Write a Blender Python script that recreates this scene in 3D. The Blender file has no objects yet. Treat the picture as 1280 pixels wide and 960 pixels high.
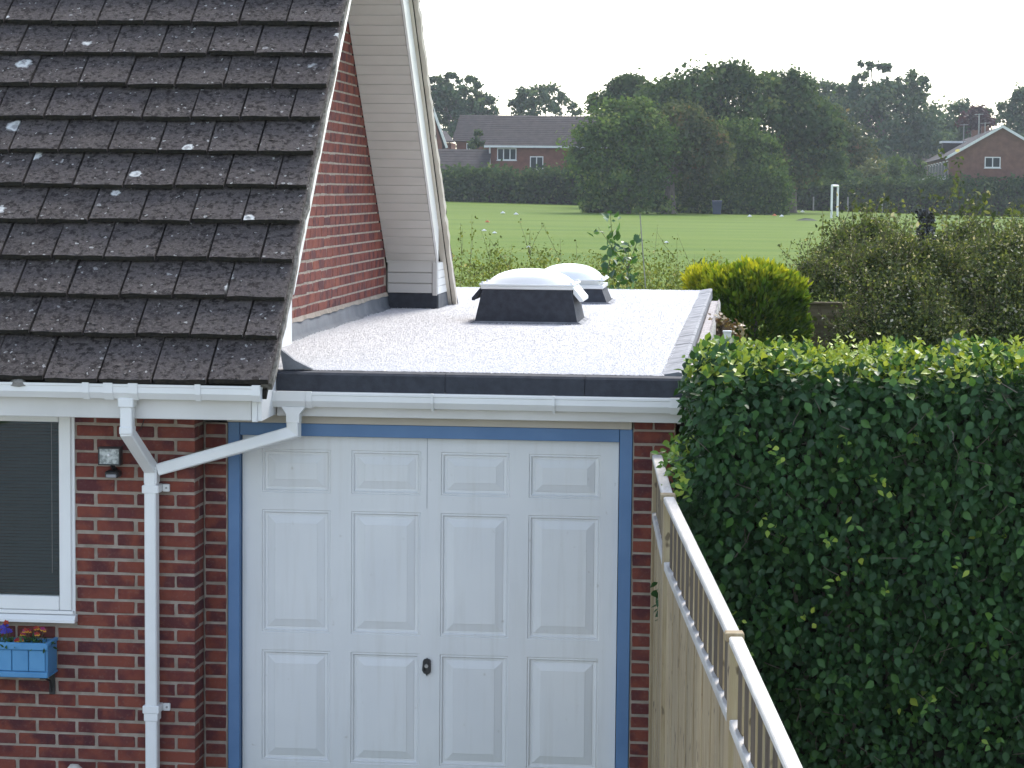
import bpy, bmesh, math, random
import numpy as np
from mathutils import Vector, Matrix, Quaternion

random.seed(7)
rng = np.random.default_rng(11)
scene = bpy.context.scene
COL = scene.collection
R = math.radians

# ------------------------------------------------------------------ camera
F, ROLL, VPX, VPY, CZ = 3000.0, 0.0095, 935.0, 238.0, 3.45      # photograph 1280 x 960
_c, _s = math.cos(ROLL), math.sin(ROLL)
_u, _v = VPX - 640, VPY - 480
_u0, _v0 = _u * _c + _v * _s, -_u * _s + _v * _c
PITCH = math.atan(-_v0 / F)
YAW = math.atan(_u0 / F * math.cos(PITCH))
fw = np.array([-math.sin(YAW) * math.cos(PITCH), math.cos(YAW) * math.cos(PITCH), -math.sin(PITCH)])
rt = np.array([math.cos(YAW), math.sin(YAW), 0.0])
up = np.cross(rt, fw)


def at(px, py, Y):
    """world point at depth Y seen at photograph pixel (px, py)"""
    u, v = px - 640, py - 480
    a, b = u * _c + v * _s, -u * _s + v * _c
    d = fw * F + rt * a - up * b
    t = Y / d[1]
    return Vector((d[0] * t, Y, CZ + d[2] * t))


cam_d = bpy.data.cameras.new('camera')
cam_d.sensor_width = 36.0
cam_d.lens = F / 1280 * 36.0
cam_d.clip_start, cam_d.clip_end = 0.1, 6000
cam = bpy.data.objects.new('camera', cam_d)
COL.objects.link(cam)
iu, iv = rt * _c - up * (-_s) * -1, None
Rr = rt * _c + up * _s
Uu = -rt * _s + up * _c
cam.matrix_world = Matrix(((Rr[0], Uu[0], -fw[0], 0), (Rr[1], Uu[1], -fw[1], 0), (Rr[2], Uu[2], -fw[2], CZ), (0, 0, 0, 1)))
scene.camera = cam

# ------------------------------------------------------------------ light
SUN_EL, SUN_AZ = 48.0, 16.0
world = bpy.data.worlds.new('World')
scene.world = world
world.use_nodes = True
wn = world.node_tree.nodes
wl = world.node_tree.links
bg = wn['Background']
sky = wn.new('ShaderNodeTexSky')
sky.sky_type = 'NISHITA'
sky.sun_disc = False
sky.sun_elevation = R(SUN_EL)
sky.sun_rotation = R(SUN_AZ)
sky.air_density = 1.0
sky.dust_density = 1.2
sky.ozone_density = 1.0
hs = wn.new('ShaderNodeHueSaturation')          # thin bright cloud: a paler sky than a clear one
hs.inputs['Saturation'].default_value = .68
wl.new(sky.outputs[0], hs.inputs['Color'])
wl.new(hs.outputs[0], bg.inputs[0])
bg.inputs[1].default_value = 0.115
sd = bpy.data.lights.new('sun', 'SUN')
sd.energy = 1.2
sd.angle = R(15)
sd.color = (1.0, 0.95, 0.87)
sun = bpy.data.objects.new('sun', sd)
COL.objects.link(sun)
sv = Vector((math.sin(R(SUN_AZ)) * math.cos(R(SUN_EL)), math.cos(R(SUN_AZ)) * math.cos(R(SUN_EL)), math.sin(R(SUN_EL))))
sun.rotation_euler = sv.to_track_quat('Z', 'Y').to_euler()
sun.location = (20, 60, 60)
scene.view_settings.view_transform = 'Standard'
scene.view_settings.look = 'None'
scene.view_settings.exposure = 1.82
scene.view_settings.gamma = 1.0


# ------------------------------------------------------------------ helpers
def tag(o, label=None, cat=None, group=None, kind=None):
    if label: o['label'] = label
    if cat: o['category'] = cat
    if group: o['group'] = group
    if kind: o['kind'] = kind
    return o


def thing(name, loc, label, cat, group=None):
    o = bpy.data.objects.new(name, None)
    o.empty_display_size = 0.2
    COL.objects.link(o)
    o.location = loc
    return tag(o, label, cat, group)


def offs(parent):
    """offset from world to the parent's space (no rotations are used on parents)"""
    v = Vector((0, 0, 0))
    p = parent
    while p is not None:
        v += Vector(p.location)
        p = p.parent
    return v


def link(name, me, parent=None, loc=(0, 0, 0)):
    o = bpy.data.objects.new(name, me)
    COL.objects.link(o)
    if parent is not None:
        o.parent = parent
        o.location = Vector(loc) - offs(parent)
    else:
        o.location = loc
    return o


def np_mesh(name, V, loops, starts, mat, tint=None, smooth=False):
    me = bpy.data.meshes.new(name)
    V = np.asarray(V, dtype=np.float32)
    me.vertices.add(len(V))
    me.vertices.foreach_set('co', V.ravel())
    loops = np.asarray(loops, dtype=np.int32)
    me.loops.add(len(loops))
    me.loops.foreach_set('vertex_index', loops)
    starts = np.asarray(starts, dtype=np.int32)
    me.polygons.add(len(starts))
    me.polygons.foreach_set('loop_start', starts)
    me.update(calc_edges=True)
    if smooth:
        me.polygons.foreach_set('use_smooth', np.ones(len(starts), dtype=bool))
    if tint is not None:
        at_ = me.attributes.new('tint', 'FLOAT', 'FACE')
        at_.data.foreach_set('value', np.asarray(tint, dtype=np.float32))
    me.materials.append(mat)
    return me


class MB:
    def __init__(s):
        s.v, s.f = [], []

    def add(s, vs, fs):
        n = len(s.v)
        s.v += [tuple(x) for x in vs]
        s.f += [tuple(i + n for i in f) for f in fs]
        return s

    def box(s, x0, x1, y0, y1, z0, z1, b=0.0):
        if b <= 0:
            vs = [(x, y, z) for z in (z0, z1) for y in (y0, y1) for x in (x0, x1)]
            return s.add(vs, [(0, 2, 3, 1), (4, 5, 7, 6), (0, 1, 5, 4), (2, 6, 7, 3), (0, 4, 6, 2), (1, 3, 7, 5)])
        b = min(b, (x1 - x0) * .45, (y1 - y0) * .45, (z1 - z0) * .45)
        vs, idx = [], {}
        X, Yy, Z = (x0, x1), (y0, y1), (z0, z1)
        for i in (0, 1):
            for j in (0, 1):
                for k in (0, 1):
                    sx, sy, sz = (b if i == 0 else -b), (b if j == 0 else -b), (b if k == 0 else -b)
                    for a, p in enumerate(((X[i], Yy[j] + sy, Z[k] + sz), (X[i] + sx, Yy[j], Z[k] + sz), (X[i] + sx, Yy[j] + sy, Z[k]))):
                        idx[i, j, k, a] = len(vs)
                        vs.append(p)
        q = idx
        fs = [
            (q[0, 0, 0, 0], q[0, 0, 1, 0], q[0, 1, 1, 0], q[0, 1, 0, 0]), (q[1, 0, 0, 0], q[1, 1, 0, 0], q[1, 1, 1, 0], q[1, 0, 1, 0]),
            (q[0, 0, 0, 1], q[1, 0, 0, 1], q[1, 0, 1, 1], q[0, 0, 1, 1]), (q[0, 1, 0, 1], q[0, 1, 1, 1], q[1, 1, 1, 1], q[1, 1, 0, 1]),
            (q[0, 0, 0, 2], q[0, 1, 0, 2], q[1, 1, 0, 2], q[1, 0, 0, 2]), (q[0, 0, 1, 2], q[1, 0, 1, 2], q[1, 1, 1, 2], q[0, 1, 1, 2])]
        for i in (0, 1):
            for j in (0, 1):
                fs.append((q[i, j, 0, 0], q[i, j, 1, 0], q[i, j, 1, 1], q[i, j, 0, 1]))
                fs.append((q[i, 0, j, 0], q[i, 1, j, 0], q[i, 1, j, 2], q[i, 0, j, 2]))
                fs.append((q[0, i, j, 1], q[1, i, j, 1], q[1, i, j, 2], q[0, i, j, 2]))
                for k in (0, 1):
                    fs.append((q[i, j, k, 0], q[i, j, k, 1], q[i, j, k, 2]))
        return s.add(vs, fs)

    def prism(s, poly, axis, a0, a1):
        """polygon of 2-D points extruded along axis x / y / z"""
        def P(p, a):
            return {'x': (a, p[0], p[1]), 'y': (p[0], a, p[1]), 'z': (p[0], p[1], a)}[axis]
        n = len(poly)
        vs = [P(p, a0) for p in poly] + [P(p, a1) for p in poly]
        fs = [tuple(range(n)), tuple(range(2 * n - 1, n - 1, -1))] + [(i, i + n, (i + 1) % n + n, (i + 1) % n) for i in range(n)]
        return s.add(vs, fs)

    def tube(s, pts, rad, n=8, cap=True):
        """round bar through points; rad a number or one per point"""
        pts = [Vector(p) for p in pts]
        if not hasattr(rad, '__len__'): rad = [rad] * len(pts)
        vs, fs = [], []
        for i, p in enumerate(pts):
            d = (pts[min(i + 1, len(pts) - 1)] - pts[max(i - 1, 0)]).normalized()
            a = d.cross(Vector((0.13, 0.97, 0.2)) if abs(d.y) < .9 else Vector((1, 0, 0))).normalized()
            b = d.cross(a)
            for k in range(n):
                t = 2 * math.pi * k / n
                vs.append(p + (a * math.cos(t) + b * math.sin(t)) * rad[i])
        for i in range(len(pts) - 1):
            for k in range(n):
                fs.append((i * n + k, i * n + (k + 1) % n, (i + 1) * n + (k + 1) % n, (i + 1) * n + k))
        if cap:
            fs.append(tuple(range(n - 1, -1, -1)))
            m = (len(pts) - 1) * n
            fs.append(tuple(range(m, m + n)))
        return s.add(vs, fs)

    def sqtube(s, pts, w, h, side):
        """rectangular pipe: width w across 'side', depth h, mitred at the bends"""
        pts = [Vector(p) for p in pts]
        side = Vector(side).normalized()
        vs, fs = [], []
        dirs = [(pts[i + 1] - pts[i]).normalized() for i in range(len(pts) - 1)]
        b = 0.006
        sec = [(-w / 2 + b, -h / 2), (w / 2 - b, -h / 2), (w / 2, -h / 2 + b), (w / 2, h / 2 - b), (w / 2 - b, h / 2), (-w / 2 + b, h / 2), (-w / 2, h / 2 - b), (-w / 2, -h / 2 + b)]
        m = len(sec)
        for i, p in enumerate(pts):
            d0 = dirs[max(i - 1, 0)]
            d1 = dirs[min(i, len(dirs) - 1)]
            nrm = (d0 + d1).normalized()
            a = side - d0 * side.dot(d0)
            a.normalize()
            c = d0.cross(a)
            for (x, y) in sec:
                q = p + a * x + c * y
                t = (p - q).dot(nrm) / d0.dot(nrm)
                vs.append(q + d0 * t)
        for i in range(len(pts) - 1):
            for k in range(m):
                fs.append((i * m + k, i * m + (k + 1) % m, (i + 1) * m + (k + 1) % m, (i + 1) * m + k))
        fs.append(tuple(range(m - 1, -1, -1)))
        fs.append(tuple(range((len(pts) - 1) * m, len(pts) * m)))
        return s.add(vs, fs)

    def mesh(s, name, mat, smooth=False):
        me = bpy.data.meshes.new(name)
        me.from_pydata(s.v, [], s.f)
        bm = bmesh.new()
        bm.from_mesh(me)
        bmesh.ops.recalc_face_normals(bm, faces=bm.faces)
        bm.to_mesh(me)
        bm.free()
        if smooth:
            for p in me.polygons: p.use_smooth = True
        me.materials.append(mat)
        return me

    def build(s, name, mat, parent=None, smooth=False, label=None):
        o = link(name, s.mesh(name, mat, smooth), parent)
        if label: o['label'] = label
        return o


# leaves -----------------------------------------------------------
LEAF_V = np.array([(0, 0, 0), (.42, .25, .07), (.46, .52, .08), (0, 1, -.08), (-.46, .52, .08), (-.42, .25, .07), (0, .5, -.05)])
LEAF_L = [0, 1, 2, 6, 6, 2, 3, 0, 6, 4, 5, 6, 3, 4]
LEAF_S = [0, 4, 7, 11]
CARD_V = np.array([(0, 0, 0), (.5, .45, .1), (0, 1, 0), (-.5, .55, .1)])
CARD_L = [0, 1, 2, 3]
CARD_S = [0]


def norm(a):
    return a / np.maximum(np.linalg.norm(a, axis=-1, keepdims=True), 1e-9)


def leaf_arrays(P, T, N, L, W, full=False):
    """P base, T tip direction, N facing, L length, W width: arrays over the leaves"""
    tv, tl, ts = (LEAF_V, LEAF_L, LEAF_S) if full else (CARD_V, CARD_L, CARD_S)
    n = len(P)
    T = norm(T)
    A = norm(np.cross(T, N))
    N2 = np.cross(A, T)
    V = (P[:, None, :] + A[:, None, :] * (tv[None, :, 0:1] * W[:, None, None]) + T[:, None, :] * (tv[None, :, 1:2] * L[:, None, None])
         + N2[:, None, :] * (tv[None, :, 2:3] * L[:, None, None]))
    nv, nl = len(tv), len(tl)
    loops = (np.array(tl)[None, :] + (np.arange(n) * nv)[:, None]).ravel()
    starts = (np.array(ts)[None, :] + (np.arange(n) * nl)[:, None]).ravel()
    return V.reshape(-1, 3), loops, starts, len(ts)


def leaf_obj(name, P, T, N, L, W, tint, mat, parent=None, full=False, kind=None, label=None):
    V, lo, st, k = leaf_arrays(P, T, N, L, W, full)
    me = np_mesh(name, V, lo, st, mat, np.repeat(tint, k))
    o = link(name, me, parent)
    if kind: o['kind'] = kind
    if label: o['label'] = label
    return o


def rdir(n):
    return norm(rng.normal(size=(n, 3)))


# ------------------------------------------------------------------ materials
def nodes(name):
    m = bpy.data.materials.new(name)
    m.use_nodes = True
    nt = m.node_tree
    return m, nt, nt.nodes['Principled BSDF']


def N(nt, t, **kw):
    n = nt.nodes.new(t)
    for k, v in kw.items():
        if k in n.inputs.keys() if isinstance(k, str) else False:
            n.inputs[k].default_value = v
        else:
            setattr(n, k, v)
    return n


def ramp(nt, fac, stops):
    r = nt.nodes.new('ShaderNodeValToRGB')
    e = r.color_ramp.elements
    while len(e) > 1: e.remove(e[-1])
    e[0].position, e[0].color = stops[0][0], (*stops[0][1], 1)
    for p, c in stops[1:]:
        x = e.new(p)
        x.color = (*c, 1)
    nt.links.new(fac, r.inputs[0])
    return r.outputs[0]


def mix(nt, fac, a, b, mode='MIX'):
    n = nt.nodes.new('ShaderNodeMix')
    n.data_type = 'RGBA'
    n.blend_type = mode
    for sock, v in ((n.inputs[0], fac), (n.inputs[6], a), (n.inputs[7], b)):
        if hasattr(v, 'is_output'): nt.links.new(v, sock)
        elif isinstance(v, (int, float)): sock.default_value = v
        else: sock.default_value = (*v, 1)
    return n.outputs[2]


def math_(nt, op, a, b=None, clamp=False):
    n = nt.nodes.new('ShaderNodeMath')
    n.operation = op
    n.use_clamp = clamp
    for i, v in enumerate((a, b)):
        if v is None: continue
        if hasattr(v, 'is_output'): nt.links.new(v, n.inputs[i])
        else: n.inputs[i].default_value = v
    return n.outputs[0]


def coords(nt, scale=(1, 1, 1), rand=False):
    tc = nt.nodes.new('ShaderNodeTexCoord')
    out = tc.outputs['Object']
    if rand:
        oi = nt.nodes.new('ShaderNodeObjectInfo')
        va = nt.nodes.new('ShaderNodeVectorMath')
        va.operation = 'ADD'
        m = math_(nt, 'MULTIPLY', oi.outputs['Random'], 57.0)
        nt.links.new(out, va.inputs[0])
        nt.links.new(m, va.inputs[1])
        out = va.outputs[0]
    if scale != (1, 1, 1):
        mp = nt.nodes.new('ShaderNodeMapping')
        mp.inputs['Scale'].default_value = scale
        nt.links.new(out, mp.inputs[0])
        out = mp.outputs[0]
    return out


def noise(nt, co, scale, detail=4, rough=.55):
    n = nt.nodes.new('ShaderNodeTexNoise')
    n.inputs['Scale'].default_value = scale
    n.inputs['Detail'].default_value = detail
    n.inputs['Roughness'].default_value = rough
    nt.links.new(co, n.inputs['Vector'])
    return n.outputs[0]


def bump(nt, h, bsdf, strength=.3, dist=.01):
    b = nt.nodes.new('ShaderNodeBump')
    b.inputs['Strength'].default_value = strength
    b.inputs['Distance'].default_value = dist
    nt.links.new(h, b.inputs['Height'])
    nt.links.new(b.outputs[0], bsdf.inputs['Normal'])


def plain(name, c1, c2, scale=8, rough=.6, bs=.1, bd=.004, stretch=(1, 1, 1), lo=.35, hi=.65, rand=False, spec=None, metal=0):
    """two close colours mixed by noise, with a fine relief"""
    m, nt, p = nodes(name)
    co = coords(nt, stretch, rand)
    n = noise(nt, co, scale, 6)
    nt.links.new(ramp(nt, n, [(lo, c1), (hi, c2)]), p.inputs['Base Color'])
    p.inputs['Roughness'].default_value = rough
    p.inputs['Metallic'].default_value = metal
    if spec is not None: p.inputs['Specular IOR Level'].default_value = spec
    if bs: bump(nt, noise(nt, co, scale * 6, 3), p, bs, bd)
    return m


def leaf_mat(name, stops, rough=.45, trans=.3, spec=.4, ttint=(1.25, 1.15, .55)):
    m, nt, p = nodes(name)
    a = nt.nodes.new('ShaderNodeAttribute')
    a.attribute_name = 'tint'
    col = ramp(nt, a.outputs['Fac'], stops)
    nt.links.new(col, p.inputs['Base Color'])
    p.inputs['Roughness'].default_value = rough
    p.inputs['Specular IOR Level'].default_value = spec
    t = nt.nodes.new('ShaderNodeBsdfTranslucent')
    nt.links.new(mix(nt, 1.0, col, ttint, 'MULTIPLY'), t.inputs[0])
    ms = nt.nodes.new('ShaderNodeMixShader')
    ms.inputs[0].default_value = trans
    nt.links.new(p.outputs[0], ms.inputs[1])
    nt.links.new(t.outputs[0], ms.inputs[2])
    nt.links.new(ms.outputs[0], nt.nodes['Material Output'].inputs[0])
    return m


def brick_mat(name, joined):
    m, nt, p = nodes(name)
    if joined:
        a = nt.nodes.new('ShaderNodeAttribute')
        a.attribute_name = 'tint'
        r = a.outputs['Fac']
    else:
        r = nt.nodes.new('ShaderNodeObjectInfo').outputs['Random']
    base = ramp(nt, r, [(0, (.088, .026, .026)), (.2, (.15, .040, .032)), (.38, (.078, .024, .028)), (.55, (.125, .033, .030)), (.7, (.185, .051, .035)), (.82, (.095, .034, .036)), (.93, (.155, .042, .033)), (1, (.24, .07, .042))])
    co = coords(nt, (1, 1, 1), True)
    n1 = noise(nt, co, 9, 3)
    c = mix(nt, ramp(nt, n1, [(.42, (0, 0, 0)), (.62, (1, 1, 1))]), base, (.20, .055, .036))
    c = mix(nt, ramp(nt, noise(nt, co, 6, 2), [(.5, (0, 0, 0)), (.7, (.75, .75, .75))]), c, (.06, .02, .027))
    c = mix(nt, ramp(nt, noise(nt, co, 60, 4), [(.55, (0, 0, 0)), (.75, (.3, .3, .3))]), c, (.22, .15, .13))
    nt.links.new(c, p.inputs['Base Color'])
    p.inputs['Roughness'].default_value = .88
    p.inputs['Specular IOR Level'].default_value = .25
    bump(nt, noise(nt, co, 90, 5, .7), p, .45, .004)
    return m


def tile_mat():
    m, nt, p = nodes('concrete_tile')
    r = nt.nodes.new('ShaderNodeObjectInfo').outputs['Random']
    co = coords(nt, (1, 1, 1), True)
    base = ramp(nt, r, [(0, (.048, .041, .043)), (.5, (.064, .054, .056)), (1, (.082, .070, .070))])
    big = noise(nt, co, 7, 4)
    c = mix(nt, ramp(nt, big, [(.35, (0, 0, 0)), (.7, (.8, .8, .8))]), base, (.094, .078, .072))
    fine = noise(nt, co, 55, 5, .8)
    c = mix(nt, ramp(nt, fine, [(.46, (0, 0, 0)), (.68, (.85, .85, .85))]), c, (.165, .145, .132))
    c = mix(nt, ramp(nt, noise(nt, co, 28, 5, .7), [(.5, (0, 0, 0)), (.6, (1, 1, 1))]), c, (.026, .021, .020))
    # pale lichen rosettes
    dn = nt.nodes.new('ShaderNodeVectorMath')
    dn.operation = 'ADD'
    nz = nt.nodes.new('ShaderNodeTexNoise')
    nz.inputs['Scale'].default_value = 32
    nz.inputs['Detail'].default_value = 4
    nt.links.new(co, nz.inputs['Vector'])
    sc = nt.nodes.new('ShaderNodeVectorMath')
    sc.operation = 'SCALE'
    sc.inputs[3].default_value = .05
    nt.links.new(nz.outputs['Color'], sc.inputs[0])
    nt.links.new(co, dn.inputs[0])
    nt.links.new(sc.outputs[0], dn.inputs[1])
    for scale, dens, r0, r1, col in ((4.2, .66, .15, .20, (.64, .64, .62)), (14, .88, .13, .21, (.30, .29, .28)), (34, .87, .2, .3, (.42, .41, .39))):
        v = nt.nodes.new('ShaderNodeTexVoronoi')
        v.inputs['Scale'].default_value = scale
        nt.links.new(dn.outputs[0], v.inputs['Vector'])
        sp = nt.nodes.new('ShaderNodeSeparateColor')
        nt.links.new(v.outputs['Color'], sp.inputs[0])
        on = math_(nt, 'GREATER_THAN', sp.outputs[0], dens)
        rad = math_(nt, 'MULTIPLY', v.outputs['Distance'], math_(nt, 'ADD', math_(nt, 'MULTIPLY', sp.outputs[1], 1.1), .75))
        disc = ramp(nt, rad, [(0, (.35, .35, .35)), (r0 * .5, (.5, .5, .5)), (r0 * .75, (1, 1, 1)), (r0, (1, 1, 1)), (r1, (0, 0, 0))])
        c = mix(nt, math_(nt, 'MULTIPLY', disc, on), c, col)
    nt.links.new(c, p.inputs['Base Color'])
    p.inputs['Roughness'].default_value = .9
    p.inputs['Specular IOR Level'].default_value = .2
    v = nt.nodes.new('ShaderNodeTexVoronoi')
    v.inputs['Scale'].default_value = 24
    nt.links.new(co, v.inputs['Vector'])
    sp = nt.nodes.new('ShaderNodeSeparateColor')
    nt.links.new(v.outputs['Color'], sp.inputs[0])
    bl = math_(nt, 'MULTIPLY', math_(nt, 'SUBTRACT', .35, v.outputs['Distance'], True), math_(nt, 'GREATER_THAN', sp.outputs[0], .6))
    h = math_(nt, 'ADD', math_(nt, 'MULTIPLY', bl, 5.0), fine)
    bump(nt, h, p, .9, .014)
    return m


def wood_mat(name, c1, c2, c3, rough=.8, stretch=(14, 14, 1), knot=.8):
    m, nt, p = nodes(name)
    co = coords(nt, stretch, True)
    n = noise(nt, co, 2.4, 6, .65)
    c = ramp(nt, n, [(.3, c1), (.5, c2), (.7, c3)])
    r = nt.nodes.new('ShaderNodeObjectInfo').outputs['Random']
    c = mix(nt, ramp(nt, r, [(0, (.72, .72, .72)), (1, (1.12, 1.1, 1.05))]), (0, 0, 0), c, 'MIX') if False else mix(nt, 1.0, c, ramp(nt, r, [(0, (.78, .78, .78)), (1, (1.1, 1.08, 1.05))]), 'MULTIPLY')
    co2 = coords(nt, (9, 9, 5), True)
    v = noise(nt, co2, 2.0, 2)
    c = mix(nt, ramp(nt, v, [(.63, (0, 0, 0)), (.70, (knot, knot, knot))]), c, (.08, .055, .035))
    nt.links.new(c, p.inputs['Base Color'])
    p.inputs['Roughness'].default_value = rough
    p.inputs['Specular IOR Level'].default_value = .3
    bump(nt, n, p, .25, .004)
    return m


M = {}
M['upvc'] = plain('white_upvc', (.70, .70, .69), (.76, .76, .75), 3, .32, .03, .002, lo=.3, hi=.6)
M['fascia'] = plain('white_fascia_paint', (.58, .57, .55), (.66, .65, .64), 2.5, .45, .05, .002)
M['soffit'] = plain('cream_cladding', (.50, .475, .44), (.55, .525, .49), 3, .6, .06, .003, rand=True)
M['cream'] = plain('cream_paint', (.48, .43, .36), (.54, .49, .42), 3, .6, .06, .003)
def door_mat():
    m, nt, p = nodes('white_door_paint')
    co = coords(nt)
    c = ramp(nt, noise(nt, co, 1.6, 4), [(.35, (.655, .66, .66)), (.65, (.71, .71, .70))])
    st = noise(nt, coords(nt, (16, 1, 1.1)), 1.3, 5, .6)
    c = mix(nt, ramp(nt, st, [(.5, (0, 0, 0)), (.75, (.35, .35, .35))]), c, (.54, .52, .48))
    sp = noise(nt, co, 24, 3)
    c = mix(nt, ramp(nt, sp, [(.70, (0, 0, 0)), (.76, (.45, .45, .45))]), c, (.42, .39, .34))
    nt.links.new(c, p.inputs['Base Color'])
    nt.links.new(ramp(nt, st, [(.3, (.30, .30, .30)), (.7, (.5, .5, .5))]), p.inputs['Roughness'])
    bump(nt, noise(nt, co, 7, 2), p, .06, .004)
    return m


M['door'] = door_mat()
M['blue'] = plain('blue_frame_paint', (.07, .16, .32), (.09, .19, .36), 4, .45, .06, .002)
M['boxblue'] = plain('bright_blue_paint', (.06, .22, .42), (.08, .26, .47), 6, .5, .1, .002, rand=True)
M['mortar'] = plain('mortar', (.23, .19, .15), (.34, .285, .235), 14, .95, .5, .006)
M['brick'] = brick_mat('red_brick', False)
M['brickj'] = brick_mat('red_brick_joined', True)
M['tile'] = tile_mat()
M['moss'] = plain('moss_and_mortar', (.10, .095, .075), (.30, .28, .25), 30, .95, .8, .012)
M['nearblack'] = plain('near_black', (.010, .009, .007), (.026, .022, .014), 40, 1, .8, .01)
M['felt'] = plain('black_mineral_felt', (.020, .023, .031), (.036, .040, .052), 18, .8, .35, .004)
M['feltgrey'] = plain('grey_dusty_felt', (.13, .135, .15), (.27, .275, .29), 7, .85, .4, .004)
M['lead'] = plain('lead_flashing', (.045, .052, .064), (.10, .11, .125), 3, .7, .25, .004)
M['gravel'] = plain('white_gravel', (.44, .437, .447), (.64, .636, .646), 42, .9, .4, .004, lo=.3, hi=.7)
M['dome'] = plain('opal_dome', (.78, .80, .80), (.83, .84, .84), 4, .22, 0)
M['black'] = plain('black_plastic', (.012, .012, .014), (.02, .02, .022), 20, .45, .1, .002)
M['black_iron'] = plain('black_iron', (.012, .012, .012), (.025, .022, .02), 30, .6, .2, .002)
M['chrome'] = plain('lamp_reflector', (.22, .24, .23), (.50, .52, .50), 45, .35, .5, .006, lo=.42, hi=.58)
M['grey'] = plain('grey_plastic', (.25, .25, .27), (.32, .32, .34), 10, .4, 0)
M['screw'] = plain('screw_steel', (.25, .25, .25), (.35, .35, .35), 30, .4, 0, metal=.8)
M['boards'] = wood_mat('pale_fence_board', (.25, .185, .105), (.33, .26, .16), (.40, .335, .225))
M['picket'] = wood_mat('brown_picket', (.075, .055, .038), (.105, .08, .055), (.14, .11, .08))
M['cap'] = wood_mat('sunbleached_cap_rail', (.44, .42, .39), (.54, .52, .49), (.62, .60, .57), .75, (14, 1.2, 14), .18)
M['oldwood'] = wood_mat('weathered_lap_board', (.13, .10, .058), (.20, .16, .098), (.27, .225, .15), .9, (1, 14, 14))
M['concrete'] = plain('driveway_concrete', (.26, .25, .24), (.34, .33, .31), 6, .9, .4, .006)
M['coping'] = plain('roughcast_coping', (.36, .33, .32), (.56, .52, .51), 20, .9, .8, .02)
M['slat'] = plain('blind_slat', (.006, .058, .075), (.012, .08, .11), 3, .5, 0)
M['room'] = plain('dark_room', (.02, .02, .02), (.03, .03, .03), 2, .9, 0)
M['bark'] = plain('tree_bark', (.08, .068, .055), (.17, .145, .12), 9, .95, .8, .03, (1, 1, .25))
M['stem'] = plain('plant_stem', (.08, .07, .035), (.15, .12, .06), 20, .8, .2, .003)
M['farroof'] = plain('far_roof_tiles', (.020, .016, .018), (.040, .031, .032), 2.0, .9, .4, .03)
M['farbrick'] = plain('far_brick', (.135, .052, .036), (.19, .08, .052), 2.2, .9, .3, .02)
M['farbrick_brown'] = plain('far_brown_brick', (.125, .06, .042), (.18, .09, .062), 2.2, .9, .3, .02)
M['farwhite'] = plain('far_white_paint', (.62, .62, .61), (.70, .70, .69), 2, .5, 0)
M['farglass'] = plain('far_window_glass', (.02, .028, .032), (.04, .05, .055), 1.5, .5, 0, spec=.15)
M['binblue'] = plain('blue_bin_plastic', (.02, .035, .075), (.03, .05, .10), 2, .45, 0)
M['white_metal'] = plain('white_goal_paint', (.74, .74, .74), (.80, .80, .80), 2, .4, 0)
M['paper'] = plain('white_litter', (.7, .7, .68), (.8, .8, .78), 4, .8, 0)
M['orange'] = plain('orange_litter', (.55, .16, .06), (.65, .2, .08), 4, .7, 0)
M['darkcloth'] = plain('dark_cloth', (.03, .04, .03), (.05, .06, .05), 4, .9, 0)
M['fencepost'] = plain('grey_concrete_post', (.24, .23, .21), (.34, .33, .30), 6, .9, .3, .01)
M['greenpost'] = plain('dark_green_post', (.015, .025, .018), (.025, .04, .03), 6, .6, 0)
M['wire'] = plain('dark_wire', (.06, .07, .065), (.10, .11, .10), 6, .6, 0)
M['stone'] = plain('pale_stone', (.42, .38, .32), (.6, .57, .52), 12, .9, .5, .006)
M['soil'] = plain('soil', (.03, .022, .016), (.06, .045, .03), 30, 1, .8, .01)

M['hedge'] = leaf_mat('hedge_leaf', [(0, (.016, .046, .018)), (.45, (.033, .090, .028)), (.72, (.058, .145, .036)), (.86, (.12, .23, .04)), (1, (.44, .50, .07))], .45, .22, .3)
M['thuja'] = leaf_mat('golden_conifer', [(0, (.045, .10, .016)), (.4, (.115, .21, .022)), (.7, (.26, .32, .028)), (1, (.50, .50, .04))], .7, .42, .1)
M['shrub'] = leaf_mat('olive_shrub_leaf', [(0, (.030, .048, .020)), (.5, (.078, .108, .036)), (.8, (.15, .19, .055)), (.93, (.25, .27, .09)), (1, (.46, .44, .36))], .75, .4, .12)
M['weed'] = leaf_mat('weed_leaf', [(0, (.06, .08, .022)), (.5, (.13, .175, .045)), (.8, (.22, .25, .075)), (.93, (.28, .27, .11)), (1, (.42, .40, .24))], .8, .4, .1)
M['sapling'] = leaf_mat('sapling_leaf', [(0, (.035, .09, .03)), (.6, (.06, .15, .05)), (.85, (.16, .32, .05)), (1, (.55, .58, .52))], .35, .3, .5)
M['oak'] = leaf_mat('oak_leaf', [(0, (.028, .058, .025)), (.5, (.060, .108, .042)), (.85, (.105, .16, .058)), (1, (.15, .19, .065))], .9, .38, .06, (1.2, 1.1, .6))
M['haw'] = leaf_mat('hawthorn_leaf', [(0, (.042, .085, .025)), (.5, (.085, .15, .040)), (.85, (.14, .22, .055)), (1, (.20, .25, .08))], .9, .38, .06, (1.2, 1.1, .6))
M['rust'] = leaf_mat('rusty_hawthorn_leaf', [(0, (.042, .066, .028)), (.5, (.085, .115, .044)), (.85, (.135, .15, .06)), (1, (.18, .125, .065))], .9, .38, .06, (1.2, 1.1, .6))
M['farleaf'] = leaf_mat('distant_tree_leaf', [(0, (.045, .082, .052)), (.5, (.080, .132, .076)), (1, (.13, .18, .09))], .9, .38, .06, (1.2, 1.1, .7))
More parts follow.
